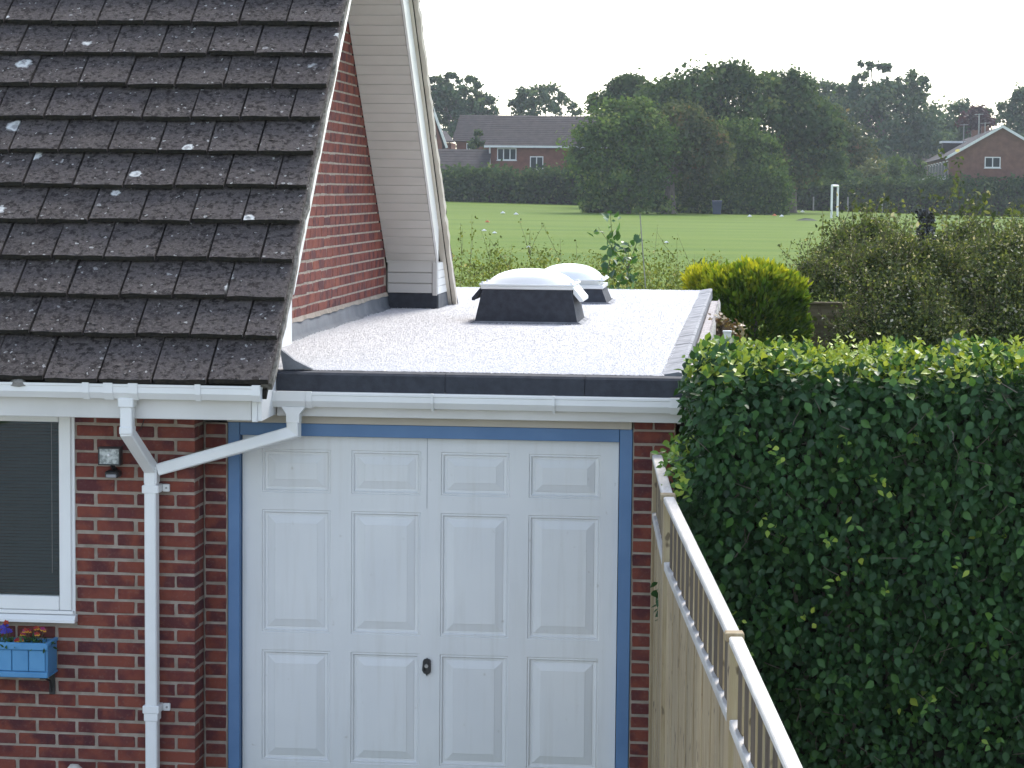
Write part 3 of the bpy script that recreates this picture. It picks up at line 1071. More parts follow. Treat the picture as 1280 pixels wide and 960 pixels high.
# fascia, felt edge, gutter
MB().box(-2.546, XR + .008, 12.895, 12.915, 2.196, 2.33, .003).build('fascia', M['fascia'], garage)
MB().box(XR - .012, XR + .004, 12.917, 13.25, 2.19, 2.325).build('fascia_return', M['fascia'], garage)
for a, b_ in ((-2.545, -1.62), (-1.617, -.86), (-.857, XR + .012)):
    MB().prism([(12.888, 2.318), (12.905, 2.318), (12.93, 2.41), (12.99, 2.425), (12.99, 2.4425), (12.93, 2.4425), (12.905, 2.437), (12.893, 2.425)], 'x', a, b_).build('felt_edge', M['felt'], garage)
GG = (12.893, 12.79, 2.256, 2.335)
gg = MB().prism(gutter_poly(*GG), 'x', -2.556, -.352).build('gutter', M['upvc'], garage)
collar(gg, -2.555, -2.37, GG, .005, 'outlet_collar')
collar(gg, -2.368, -2.335, GG, .007, 'bracket')
for px in (540, 692):
    x = at(px, 500, 12.79).x
    collar(gg, x - .006, x + .006, GG, .012)
collar(gg, -.392, -.345, GG, .006, 'end_cap')
MB().prism([(GG[0], GG[3] - .01), (GG[0], GG[2]), (GG[1] + .028, GG[2]), (GG[1] + .004, GG[2] + .034), (GG[1] + .004, GG[3] - .004)], 'x', -.351, -.346).build('end_plate', M['upvc'], gg)
MB().prism([(-2.50, 2.253), (-2.476, 2.215), (-2.476, 2.17), (-2.404, 2.17), (-2.404, 2.215), (-2.375, 2.253)], 'y', 12.80, 12.872).build('outlet', M['upvc'], gg)
bp = MB().sqtube([(-2.44, 12.836, 2.19), (-2.44, 12.836, 2.112), (-3.17, 12.735, 1.905)], .066, .066, (.15, 1, 0)).build('branch_pipe', M['upvc'], garage)
# roof deck
MB().box(XG + .002, XR - .02, 12.925, YB, 2.34, 2.425).build('roof_deck', M['felt'], garage)
ux, uy = np.meshgrid(np.linspace(XG + .05, XR - .085, 60), np.concatenate([np.linspace(12.985, 20, 150), np.linspace(20.1, YB - .02, 60)]))
uz = 2.4445 + rng.normal(0, .0012, ux.shape)
n1, n2 = ux.shape
V = np.stack([ux, uy, uz], -1).reshape(-1, 3)
ii = (np.arange(n1 - 1)[:, None] * n2 + np.arange(n2 - 1)[None, :]).ravel()
lo = np.stack([ii, ii + 1, ii + n2 + 1, ii + n2], -1).ravel()
gme = np_mesh('gravel_bed', V, lo, np.arange(len(ii)) * 4, M['gravel'], None, False)
gbo = link('gravel_bed', gme, garage)
# loose chips
nch = 80000
yy_ = 12.97 + (YB - 13.0) * rng.random(nch) ** 1.5
xx_ = rng.uniform(XG + .04, XR - .09, nch)
edge = (np.abs(xx_ - (XR - .09)) < .05) | (yy_ < 13.02)
P0 = np.stack([xx_, yy_, 2.4435 + rng.uniform(0, .004, nch)], -1)
sz = rng.uniform(.003, .0062, nch)
an = rng.uniform(0, 6.28, nch)
tmp = np.array([(1, 0, 0), (0, 1, 0), (-1, 0, 0), (0, -1, 0), (0, 0, .9)])
ca, sa = np.cos(an), np.sin(an)
loc = tmp[None] * sz[:, None, None] * rng.uniform(.6, 1.3, (nch, 5, 1))
V = np.stack([loc[..., 0] * ca[:, None] - loc[..., 1] * sa[:, None], loc[..., 0] * sa[:, None] + loc[..., 1] * ca[:, None], loc[..., 2]], -1) + P0[:, None, :]
tl = np.array([0, 1, 4, 1, 2, 4, 2, 3, 4, 3, 0, 4])
lo = (tl[None] + (np.arange(nch) * 5)[:, None]).ravel()
go = link('gravel', np_mesh('gravel', V.reshape(-1, 3), lo, np.arange(nch * 4) * 3, M['gravel']), garage)
go['kind'] = 'stuff'
# right verge: tilted grey felt strips with open laps
ylaps = [12.99, 13.8, 14.75, 15.5, 16.4, 17.2, 18.1, 18.8, 19.5, 20.5, 21.3, 22.2, 23.2, YB]
for i, (a, b_) in enumerate(zip(ylaps, ylaps[1:])):
    dz = random.uniform(0, .003)
    poly = [(XR - .125, 2.440), (XR - .10, 2.4485 + dz), (XR - .012, 2.464 + dz), (XR + .006, 2.458 + dz), (XR + .008, 2.37), (XR - .008, 2.37), (XR - .02, 2.437)]
    MB().prism(poly, 'y', a + .010, b_ - .010).build('felt_strip', M['feltgrey'], garage)
MB().box(XR - .019, XR + .001, 12.93, YB, 2.30, 2.425).build('side_fascia', M['felt'], garage)
MB().prism([(XG + .46, 2.445), (XG + .62, 2.452), (XG + .52, 2.50), (XG + .44, 2.56)], 'y', 12.945, 12.99).build('corner_flashing', M['feltgrey'], garage)

cop = thing('boundary_wall', (XR + .06, 18, 0), 'narrow roughcast boundary wall running beside the flat roof edge', 'wall')
b = MB()
vs, fs = [], []
ny = 70
for i in range(ny + 1):
    y = 13.3 + (22.8 - 13.3) * i / ny
    j1, j2 = rng.normal(0, .004, 2)
    zt = 2.405
    vs += [(XR + .014, y, -.05), (XR + .014, y, zt - .012), (XR + .022, y, zt + j1), (XR + .078 + j2, y, zt + j1), (XR + .092 + j2, y, zt + .02 + j2), (XR + .105 + j1, y, zt - .02), (XR + .10, y, -.05)]
for i in range(ny):
    for k in range(7):
        fs.append((7 * i + k, 7 * i + (k + 1) % 7, 7 * i + 7 + (k + 1) % 7, 7 * i + 7 + k))
fs += [tuple(range(6, -1, -1)), tuple(range(7 * ny, 7 * ny + 7))]
b.add(vs, fs).build('coping', M['coping'], cop)

# ------------------------------------------------------------------ rooflights
def rooflight(x0, x1, y0, y1, zt, frame_h, gap, rise, hoods, label):
    """felt upstand tapering upwards, white frame, opal dome"""
    t = thing('rooflight', ((x0 + x1) / 2, (y0 + y1) / 2, 2.44), label, 'skylight', 'domed rooflights on the flat roof')
    zb, tp = 2.437, .055
    a0, a1, b0, b1 = x0 + tp, x1 - tp, y0 + tp * .8, y1 - tp * .8
    vs = [(x0, y0, zb), (x1, y0, zb), (x1, y1, zb), (x0, y1, zb), (a0, b0, zt), (a1, b0, zt), (a1, b1, zt), (a0, b1, zt)]
    MB().add(vs, [(0, 1, 5, 4), (1, 2, 6, 5), (2, 3, 7, 6), (3, 0, 4, 7), (4, 5, 6, 7)]).build('upstand', M['felt'], t)
    # skirt of felt dressed onto the roof
    k = .03
    vs = [(x0 - k, y0 - k * .3, 2.4475), (x1 + k, y0 - k * .3, 2.4475), (x1 + k, y1 + k, 2.4475), (x0 - k, y1 + k, 2.4475), (x0 - .002, y0 - .002, 2.462), (x1 + .002, y0 - .002, 2.462), (x1 + .002, y1 + .002, 2.462), (x0 - .002, y1 + .002, 2.462)]
    MB().add(vs, [(0, 1, 5, 4), (1, 2, 6, 5), (2, 3, 7, 6), (3, 0, 4, 7)]).build('felt_skirt', M['feltgrey'], t)
    f = MB().box(a0 - .012, a1 + .012, b0 - .012, b1 + .012, zt + .001, zt + frame_h, .005).build('frame', M['upvc'], t)
    zf = zt + frame_h + gap
    if gap > 0:
        MB().box(a0 + .03, a1 - .03, b0 + .03, b1 - .03, zt + frame_h, zf).build('seal', M['dome'], f)
    fl = MB().box(a0 - .022, a1 + .022, b0 - .022, b1 + .022, zf + .0005, zf + .016, .004).build('flange', M['dome'], t)
    # dome
    n = 18
    vs, fs = [], []
    for j in range(n + 1):
        for i in range(n + 1):
            u, v = i / n * 2 - 1, j / n * 2 - 1
            h = (max(0, 1 - abs(u) ** 2.3) * max(0, 1 - abs(v) ** 2.3)) ** .62
            vs.append(((a0 + a1) / 2 + u * (a1 - a0) / 2 * .93, (b0 + b1) / 2 + v * (b1 - b0) / 2 * .93, zf + .0155 + rise * h))
    for j in range(n):
        for i in range(n):
            fs.append((j * (n + 1) + i, j * (n + 1) + i + 1, (j + 1) * (n + 1) + i + 1, (j + 1) * (n + 1) + i))
    MB().add(vs, fs).build('dome', M['dome'], t, True)
    for xx in (a0 + .0, a1 - .0):
        for yy2 in (b0 + .02, (b0 + b1) / 2, b1 - .02):
            MB().tube([(xx, yy2, zf + .0155), (xx, yy2, zf + .030)], [.012, .009], 8).build('fixing_cap', M['dome'], t)
    if hoods:
        ym0, ym1 = b0 + .05, b1 - .05
        for sgn, xe in ((-1, a0 - .012), (1, a1 + .012)):
            pr = [(xe, zt + .018), (xe + sgn * .072, zt - .068), (xe + sgn * .072, zt - .088), (xe + sgn * .060, zt - .088), (xe + sgn * .055, zt - .066), (xe, zt + .0015)]
            MB().prism(pr, 'y', ym0, ym1).build('vent_hood', M['upvc'], t)
            pr2 = [(xe - sgn * .004, zt - .004), (xe + sgn * .053, zt - .066), (xe + sgn * .056, zt - .085), (xe + sgn * .022, zt - .072)]
            MB().prism(pr2, 'y', ym0 + .004, ym1 - .004).build('vent_insert', M['black'], t)
            pr3 = [(xe, zt + .018), (xe + sgn * .072, zt - .068), (xe + sgn * .072, zt - .088), (xe + sgn * .050, zt - .088), (xe - sgn * .0, zt - .03)]
            MB().prism(pr3, 'y', ym0 - .006, ym0 - .001).build('hood_end', M['felt'] if sgn < 0 else M['upvc'], t)
    return t


rooflight(-2.015, -1.24, 17.75, 18.55, 2.698, .026, .0, .105, True, 'nearer domed rooflight with vent hoods on the tall black felt upstand')
rooflight(-1.93, -1.205, 20.95, 21.75, 2.575, .035, .035, .125, False, 'further domed rooflight on a low black upstand half hidden behind the other')

# ------------------------------------------------------------------ floodlight
fl = thing('floodlight', (-3.428, 12.8, 1.95), 'black security floodlight with a sensor below it on the brick wall', 'floodlight')
MB().prism([(-3.490, 1.928), (-3.366, 1.928), (-3.366, 2.026), (-3.490, 2.026)], 'y', 12.690, 12.735).build('lamp_housing', M['black'], fl)
MB().prism([(12.735, 1.935), (12.735, 2.020), (12.775, 2.0), (12.775, 1.95)], 'x', -3.475, -3.381).build('housing_back', M['black'], fl)
MB().box(-3.482, -3.374, 12.684, 12.6895, 1.936, 2.018).build('glass', M['chrome'], fl)
for (a, b_, c, d) in ((-3.488, -3.368, 2.0185, 2.025), (-3.488, -3.368, 1.929, 1.9355), (-3.488, -3.4825, 1.936, 2.018), (-3.3735, -3.368, 1.936, 2.018)):
    MB().box(a, b_, 12.678, 12.6895, c, d).build('bezel', M['black'], fl)
MB().tube([(-3.428, 12.672, 1.985), (-3.428, 12.6835, 1.985)], [.006, .012], 8).build('bulb', M['upvc'], fl)
MB().tube([(-3.428, 12.74, 1.93), (-3.424, 12.76, 1.905), (-3.424, 12.798, 1.895)], .012, 8).build('arm', M['black'], fl)
MB().box(-3.462, -3.386, 12.715, 12.797, 1.855, 1.893, .008).build('sensor', M['black'], fl)
MB().box(-3.452, -3.396, 12.706, 12.7145, 1.858, 1.876, .003).build('sensor_lens', M['grey'], fl)
MB().tube([(-3.40, 12.79, 2.01), (-3.36, 12.797, 2.04), (-3.28, 12.797, 2.12), (-3.25, 12.797, 2.205)], .0025, 5).build('cable', M['black'], fl)

# ------------------------------------------------------------------ window box and pansies
wb = thing('window_box', (-4.1, 12.7, .76), 'bright blue slatted window box under the white window sill', 'window box')
bx0, bx1, by0, by1 = -4.72, -3.757, 12.60, 12.795
MB().box(bx0, bx1 - .002, by0 + .020, by0 + .028, .775, .935).build('front_lining', M['boxblue'], wb)
x = bx1 - .012
while x > bx0:
    MB().box(max(x - .090, bx0), x, by0 + .008, by0 + .0195, .797, .914, .003).build('slat', M['boxblue'], wb)
    x -= .094
MB().box(bx0, bx1 + .006, by0 - .004, by0 + .019, .916, .955, .004).build('top_trim', M['boxblue'], wb)
MB().box(bx0, bx1 + .006, by0 - .004, by0 + .019, .763, .795, .004).build('bottom_trim', M['boxblue'], wb)
MB().box(bx1 - .012, bx1, by0 + .0205, by1, .775, .935, .002).build('end_panel', M['boxblue'], wb)
MB().box(bx1 - .014, bx1 + .008, by0 + .0195, by1, .936, .955, .003).build('top_trim', M['boxblue'], wb)
MB().box(bx1 - .014, bx1 + .006, by0 + .0195, by1, .763, .774, .003).build('bottom_trim', M['boxblue'], wb)
MB().box(bx0, bx1 - .013, by1 - .012, by1, .775, .945).build('back_panel', M['boxblue'], wb)
MB().box(bx0, bx1 - .013, by0 + .0285, by1 - .013, .766, .92).build('soil', M['soil'], wb)
br = MB().box(bx1 - .046, bx1 - .024, 12.62, 12.797, .752, .7625).build('bracket', M['black_iron'], wb)
MB().box(bx1 - .043, bx1 - .012, 12.788, 12.7985, .635, .751).build('bracket_leg', M['black_iron'], br)
MB().tube([(bx1 - .030, 12.66, .752), (bx1 - .030, 12.76, .715), (bx1 - .030, 12.789, .65)], .006, 6).build('bracket_brace', M['black_iron'], br)
pans = [(-3.985, .055, .12, 'violet blue pansy in bloom in the blue window box', 5), (-3.875, .04, .8, 'yellow pansy with a dark red top petal beside the violet one', 3), (-3.815, .03, .8, 'rightmost yellow pansy in the blue window box', 3), (-3.925, .0, .95, 'low small golden pansy between the violet and yellow ones', 3), (-4.03, .06, .55, 'dark red pansy at the left edge of the picture', 2)]
for (x, dz, tn, lab, nf) in pans:
    t = thing('pansy', (x, 12.69, .92), lab, 'pansy', 'pansies growing in the window box')
    n = 60
    P = np.array([x, 12.67, .93]) + rng.normal(0, 1, (n, 3)) * np.array([.035, .03, .02])
    leaf_obj('foliage', P, rdir(n) + np.array([0, -.2, .6]), rdir(n) + np.array([0, -.8, .5]), rng.uniform(.02, .04, n), rng.uniform(.01, .018, n), rng.random(n), M['pansyleaf'], t, True)
    for k in range(nf):
        c = np.array([x + random.uniform(-.032, .032), 12.63 + random.uniform(-.015, .04), .975 + dz + random.uniform(-.025, .02)])
        a = np.array([-.3, .5, 1.57, 2.64, 3.44]) + random.uniform(-.3, .3)
        D = np.stack([np.cos(a), np.zeros(5) - .12, np.sin(a)], -1)
        tt = np.clip(np.array([tn, .52 if tn > .6 else tn, .5 if tn > .3 else tn, .52 if tn > .6 else tn, tn]) + rng.uniform(-.06, .06, 5), 0, 1)
        fo = leaf_obj('flower', np.repeat(c[None], 5, 0), D, np.repeat(np.array([[0., -1, .3]]), 5, 0), rng.uniform(.016, .022, 5), rng.uniform(.015, .020, 5), tt, M['pansy'], t, True)
        MB().tube([tuple(c), (x, 12.68, .93)], .0015, 4).build('stem', M['stem'], t)

orn = thing('stone_ornament', (-3.64, 12.62, 0), 'small pale stone finial at the foot of the brick wall', 'garden ornament')
oc = at(96, 962, 12.6)
MB().tube([(oc.x, 12.6, ground_z(0, 12.6)), (oc.x, 12.6, oc.z - .05), (oc.x - .01, 12.6, oc.z - .02), (oc.x, 12.6, oc.z + .012), (oc.x + .01, 12.6, oc.z + .022)], [.06, .05, .065, .04, .012], 12).build('finial', M['stone'], orn, True)

# ------------------------------------------------------------------ fence beside the drive
fence = thing('garden_fence', (-.2, 9, 0), 'pale timber board fence with a picket trellis top along the drive', 'fence')
FP = [(-.460, 12.75, 2.045), (-.352, 11.30, 2.010), (-.022, 8.90, 1.800), (.290, 6.55, 1.58), (.60, 4.2, 1.36)]


def fbox(name, c, sx, sy, z0, z1, yaw, mat, bev=.003, slope=0.0, parent=fence):
    """upright piece turned by yaw about its centre; sx along the fence's thickness, sy along its length"""
    b = MB().box(-sx / 2, sx / 2, -sy / 2, sy / 2, 0, 1, 0) if bev <= 0 else MB().box(-sx / 2, sx / 2, -sy / 2, sy / 2, z0, z1, bev)
    b.v = [(c[0] + x * math.cos(yaw) - y * math.sin(yaw), c[1] + x * math.sin(yaw) + y * math.cos(yaw), z + slope * y) for x, y, z in b.v]
    o = b.build(name, mat, parent)
    if name == 'picket':
        o.data.materials.append(M['boards'])
        ny = Vector((-math.sin(yaw), math.cos(yaw), 0))
        for p in o.data.polygons:
            if abs(p.normal.dot(ny)) > .4: p.material_index = 1
    return o


for (p0, p1) in zip(FP, FP[1:]):
    d = Vector((p1[0] - p0[0], p1[1] - p0[1], 0))
    L = d.length
    yaw = math.atan2(-d.x, d.y) if False else math.atan2(d.x, -d.y)      # local -y runs towards p1
    sl = -(p1[2] - p0[2]) / L
    def pt(s_): return (p0[0] + d.x * s_ / L, p0[1] + d.y * s_ / L)
    def zc(s_): return p0[2] + (p1[2] - p0[2]) * s_ / L
    step = .012
    g0 = ground_z(0, p0[1])
    # post at the far end of the bay
    fbox('post', pt(.02), .046, .060, g0 - .02, zc(0) - .030, yaw, M['boards'])
    # cap rail, mid rail
    c = pt(L / 2)
    fbox('cap_rail', pt(L / 2 + .02), .052, L - .052, zc(L / 2) - .03, zc(L / 2), yaw, M['cap'], .005, sl)
    fbox('mid_rail', pt(L / 2 + .03), .046, L - .09, zc(L / 2) - .345, zc(L / 2) - .305, yaw, M['cap'], .004, sl)
    fbox('post_cap', pt(.0), .070, .05, zc(0) - .026, zc(0) + .006, yaw, M['boards'], .004, sl)
    npk = int(round(L / .178))
    for k in range(1, npk):
        s_ = .05 + (L - .05) * k / npk
        fbox('picket', pt(s_), .010, .120, zc(s_) - .304, zc(s_) - .031, yaw, M['picket'], .003)
    nbd = int(round(L / .15))
    for k in range(nbd):
        s_ = .085 + (L - .10) * (k + .5) / nbd
        w = (L - .10) / nbd
        fbox('board', pt(s_), .016 + .009 * (k % 2), w - .009, ground_z(0, pt(s_)[1]) + .03, zc(s_) - .347, yaw, M['boards'], .003)

# ------------------------------------------------------------------ hedge beside the garage
hedge = thing('garden_hedge', (1.2, 12.2, 0), 'large clipped dark green leafy hedge beside the fence and garage', 'hedge')
HX0, HX1, HY0, HY1, HZ = -.33, 3.5, 11.62, 12.95, 2.60


def hedge_pts(n, sp):
    """points on the skin of a rounded block; returns positions and outward normals"""
    out_p, out_n = [], []
    r = .22
    while len(out_p) < n:
        f = random.random()
        x = random.uniform(HX0, 1.6) if random.random() < .72 else random.uniform(1.6, HX1)
        if f < .60: p, nr = Vector((x, HY0, random.uniform(-.1, HZ))), Vector((0, -1, 0))
        elif f < .88: p, nr = Vector((x, random.uniform(HY0, HY1), HZ)), Vector((0, 0, 1))
        elif f < .97: p, nr = Vector((HX0, random.uniform(HY0, HY1), random.uniform(.6, HZ))), Vector((-1, 0, 0))
        else: p, nr = Vector((x, HY1, random.uniform(1.7, HZ))), Vector((0, 1, 0))
        c = Vector((min(max(p.x, HX0 + r), HX1 - r), min(max(p.y, HY0 + r), HY1 - r), min(p.z, HZ - r)))
        d = p - c
        if d.length > r: p = c + d.normalized() * r
        if d.length > 1e-4: nr = (d.normalized() * .8 + nr * .2).normalized()
        out_p.append(p)
        out_n.append(nr)
    return np.array(out_p), np.array(out_n)


def lumps(P):
    return (.045 * np.sin(P[:, 0] * 5.3 + 1.1 * np.sin(P[:, 2] * 4)) * np.sin(P[:, 2] * 6.1 + 2) + .03 * np.sin(P[:, 0] * 13 + P[:, 2] * 9) + .022 * np.sin(P[:, 1] * 11 + P[:, 0] * 17))


def hedge_leaves(n, depth, fullsize=1.0):
    P, Nn = hedge_pts(n, 0)
    P[:, 1] += np.clip(2.3 - P[:, 2], 0, 3) * .28 * np.clip((HY1 - P[:, 1]) / (HY1 - HY0), 0, 1)
    P[:, 0] += np.clip(P[:, 2] - 2.05, 0, 1) * .17 * np.clip((HX0 + .5 - P[:, 0]) / .5, 0, 1)
    P = P + Nn * (lumps(P)[:, None] - depth * rng.random((n, 1)) ** 1.4 + .01) + rng.normal(0, .012, (n, 3))
    topw = np.clip(Nn[:, 2:3], 0, 1)
    T = rdir(n) * .75 + Nn * .35 + np.array([0, 0, -.75]) * (1 - topw) + np.array([0, 0, .35]) * topw
    NN = Nn * .8 + rdir(n) * .6 + np.array([0, 0, .35])
    L = rng.uniform(.028, .062, n) * fullsize
    W = L * rng.uniform(.62, .8, n)
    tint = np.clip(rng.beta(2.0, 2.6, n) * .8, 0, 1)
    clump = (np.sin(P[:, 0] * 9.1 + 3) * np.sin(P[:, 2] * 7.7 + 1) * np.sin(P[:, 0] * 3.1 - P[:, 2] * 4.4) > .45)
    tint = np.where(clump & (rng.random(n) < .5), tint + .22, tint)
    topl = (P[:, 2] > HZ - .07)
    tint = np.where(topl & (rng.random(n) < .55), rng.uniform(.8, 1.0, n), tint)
    return P, T, NN, L, W, np.clip(tint, 0, 1)


A = hedge_leaves(52000, .24)
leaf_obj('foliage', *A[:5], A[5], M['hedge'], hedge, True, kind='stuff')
# young shoots standing up from the top and the near corner
sp_, st_, sn_, sl_, sw_, sc_ = [], [], [], [], [], []
for i in range(560):
    x = random.uniform(HX0 + .14, HX1 - .1)
    y = random.uniform(HY0 + .1, HY1)
    h = random.uniform(.02, .07) * (2.0 if random.random() < (.25 if x > .35 else .06) else 1)
    base = np.array([x, y, HZ - .01])
    for k in range(random.randint(4, 8)):
        sp_.append(base + np.array([random.gauss(0, .012), random.gauss(0, .012), h * random.random()]))
        st_.append(np.array([random.gauss(0, 1), random.gauss(0, 1), .9]))
        sn_.append(np.array([random.gauss(0, .5), random.gauss(0, .5) - .3, 1]))
        sl_.append(random.uniform(.022, .042)); sw_.append(random.uniform(.014, .026)); sc_.append(random.uniform(.88, 1))
for i in range(46):
    if i < 26:
        base = np.array([HX0 + random.gauss(.02, .03), HY0 + random.uniform(-.02, .5), random.uniform(1.98, 2.2)])
    else:
        base = np.array([random.uniform(-.2, 1.5), HY0 - random.uniform(-.01, .03), random.uniform(.8, 2.4)])
    for k in range(random.randint(4, 9)):
        sp_.append(base + np.array([random.gauss(0, .028), random.gauss(0, .02), random.gauss(0, .028)]))
        st_.append(np.array([random.gauss(-.2, 1), random.gauss(-.4, .6), random.gauss(.1, .8)]))
        sn_.append(np.array([random.gauss(0, .5), -.8, .7]))
        sl_.append(random.uniform(.026, .05)); sw_.append(random.uniform(.018, .032)); sc_.append(random.uniform(.78, .97))
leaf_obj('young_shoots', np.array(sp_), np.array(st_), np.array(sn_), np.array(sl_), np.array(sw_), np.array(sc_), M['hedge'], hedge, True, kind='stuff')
# the leaves that show largest: single parts sharing a few meshes
lm = []
for k in range(6):
    V_, lo_, st__, kk = leaf_arrays(np.zeros((1, 3)), np.array([[0., 0, -1.]]), np.array([[0., -1, 0]]), np.array([.050 + .003 * k]), np.array([.036 + .003 * (k % 3)]), True)
    lm.append(np_mesh('leaf', V_, lo_, st__, M['hedge'], np.full(kk, [.3, .42, .5, .36, .58, .74][k])))
for i in range(280):
    x, z = random.uniform(-.2, 1.42), random.uniform(.5, 2.5)
    p = np.array([[x, HY0, z]])
    q = (x, HY0 + max(0, 2.3 - z) * .28 - .035 - lumps(p)[0] + random.uniform(-.015, .01), z)
    o = link('leaf', lm[random.randrange(6) if random.random() < .8 else 0], hedge, q)
    o.rotation_euler = (random.uniform(-.75, .25), random.uniform(-1.1, 1.1), random.uniform(-.8, .8))
b = MB()
for i in range(90):
    x, z = random.uniform(-.25, 1.5), random.uniform(.5, 2.5)
    y = HY0 + max(0, 2.3 - z) * .28 + random.uniform(-.02, .06) - lumps(np.array([[x, HY0, z]]))[0]
    d = Vector((random.gauss(0, .6), random.gauss(-.3, .3), random.uniform(-.2, 1))).normalized() * random.uniform(.06, .2)
    b.tube([(x, y, z), Vector((x, y, z)) + d * .5 + Vector((random.gauss(0, .01), 0, 0)), Vector((x, y, z)) + d], [.003, .0025, .0012], 4)
b.build('twigs', M['bark'], hedge)['kind'] = 'stuff'
# woody core, main stems
b = MB()
core = MB().box(HX0 + .13, HX1 - .16, HY0 + .62, HY1 - .1, .0, HZ - .22).build('woody_core', M['nearblack'], hedge)
for i in range(14):
    x = random.uniform(-.1, 1.8)
    y = HY0 + random.uniform(.2, .34)
    pts = [(x, y + .5, -.1), (x + random.gauss(0, .08), y + .34, .8), (x + random.gauss(0, .15), y + .14, 1.7), (x + random.gauss(0, .2), y, 2.4)]
    MB().tube(pts, [.018, .014, .010, .004], 6).build('branch', M['bark'], hedge)

# ------------------------------------------------------------------ plants behind the garage
def crown(blobs, n, leaf, spread=.12, clump=26, flat=.35):
    """leaves gathered in clumps on and in a set of ellipsoids (cx,cy,cz,rx,ry,rz)"""
    bl = np.array(blobs, dtype=float)
    w = (bl[:, 3] * bl[:, 5])
    w /= w.sum()
    nc = max(8, n // clump)
    bi = rng.choice(len(bl), nc, p=w)
    D = rdir(nc)
    D[:, 2] = np.where(D[:, 2] < -.55, -D[:, 2], D[:, 2])
    rad = 1.0 - .45 * rng.random(nc) ** 2.2
    C = bl[bi, :3] + D * bl[bi, 3:] * rad[:, None]
    cs = rng.uniform(.6, 1.4, nc) * spread
    ci = np.repeat(np.arange(nc), clump)
    m = len(ci)
    off = rng.normal(0, 1, (m, 3)) * cs[ci][:, None] * bl[bi, 3:].mean(axis=1)[ci][:, None]
    off[:, 2] *= .75
    P = C[ci] + off
    Nn = norm(off) * .8 + D[ci] * .6 + rdir(m) * .45 + np.array([0, 0, .25])
    T = rdir(m) + np.array([0, 0, -.25])
    L = leaf * rng.uniform(.7, 1.4, m)
    W = L * rng.uniform(.55, .85, m)
    ct = np.clip(rng.normal(.45, .27, nc), 0, 1)
    tint = np.clip(ct[ci] + rng.normal(0, .15, m), 0, 1)
    return P, T, Nn, L, W, tint


def limb(b, p0, p1, r0, r1, n=5, wob=.06):
    p0, p1 = Vector(p0), Vector(p1)
    L = (p1 - p0).length
    pts, rs = [], []
    for i in range(n + 1):
        t = i / n
        p = p0.lerp(p1, t)
        if 0 < i < n: p = p + Vector((random.gauss(0, wob * L * .5), random.gauss(0, wob * L * .5), random.gauss(0, wob * L * .2)))
        pts.append(p)
        rs.append(r0 + (r1 - r0) * t)
    b.tube(pts, rs, 7)


def tree(name, label, blobs_px, Y, mat, n, leaf, cat='tree', group=None, trunk_px=None, trunk_r=.25, dy=.8, spread=.17, clump=48, base_to_ground=False, kind_crown='crown', parent_only=False):
    """blobs_px: (px, py, radius x in px, radius y in px, depth offset)"""
    sc = Y / F
    blobs = []
    for q in blobs_px:
        px, py, rx, ry = q[:4]
        dyo = q[4] if len(q) > 4 else 0
        c = at(px, py, Y + dyo)
        blobs.append((c.x, c.y, c.z, rx * sc, max(rx, ry) * sc * dy, ry * sc))
    cx = sum(b_[0] for b_ in blobs) / len(blobs)
    if trunk_px is not None: cx = at(trunk_px, 250, Y).x
    gz_ = ground_z(cx, Y)
    t = thing(name, (cx, Y, gz_), label, cat, group)
    A = crown(blobs, n, leaf, spread, clump)
    keep = A[0][:, 2] > gz_ - .05
    A = [a[keep] for a in A]
    leaf_obj(kind_crown, *A[:5], A[5], mat, t)
    top = max(blobs, key=lambda q: q[2])
    b = MB()
    fork = gz_ + (top[2] - gz_) * .42
    b.tube([(cx, Y, gz_ - .1), (cx, Y, gz_ + .25 * trunk_r), (cx + .02, Y, gz_ + (fork - gz_) * .5), (cx, Y, fork)], [trunk_r * 1.7, trunk_r * 1.15, trunk_r * .9, trunk_r * .7], 10)
    b.build('trunk', M['bark'], t, True)
    for q in blobs:
        b = MB()
        limb(b, (cx, Y, fork - .15), (q[0], q[1], q[2] + q[5] * .4), trunk_r * .5, trunk_r * .1)
        b.build('limb', M['bark'], t, True)
    return t


# golden conifer
con = thing('golden_conifer', (.09, 25, ground_z(0, 25)), 'rounded golden green conifer bush beyond the flat roof corner', 'conifer')
cb = [at(941, 392, 25), at(915, 368, 25), at(972, 372, 25), at(946, 354, 25), at(985, 412, 25), at(900, 400, 25), at(884, 353, 25.3), Vector((.10, 25, 1.45)), Vector((.10, 25, 1.05))]
rr = [(.44, .50), (.30, .26), (.28, .26), (.34, .17), (.19, .32), (.26, .34), (.22, .14), (.56, .55), (.5, .45)]
nC = 19000
bi = rng.choice(9, nC, p=[.22, .13, .13, .12, .08, .08, .06, .10, .08])
D = rdir(nC)
RR = np.array([(a, a, b_) for a, b_ in rr])
CC = np.array([tuple(c) for c in cb])
rad = 1 - .35 * rng.random(nC) ** 2
P = CC[bi] + D * RR[bi] * rad[:, None] + rng.normal(0, .02, (nC, 3))
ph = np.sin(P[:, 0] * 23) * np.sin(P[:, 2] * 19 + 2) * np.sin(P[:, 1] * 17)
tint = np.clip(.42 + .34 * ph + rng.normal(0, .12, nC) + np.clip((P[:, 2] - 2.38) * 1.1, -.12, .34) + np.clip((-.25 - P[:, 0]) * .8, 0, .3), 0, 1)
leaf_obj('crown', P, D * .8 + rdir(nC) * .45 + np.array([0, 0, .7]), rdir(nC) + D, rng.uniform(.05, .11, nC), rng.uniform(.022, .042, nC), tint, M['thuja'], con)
MB().tube([(.09, 25, ground_z(0, 25) - .1), (.09, 25, 2.2)], [.09, .03], 8).build('trunk', M['bark'], con)

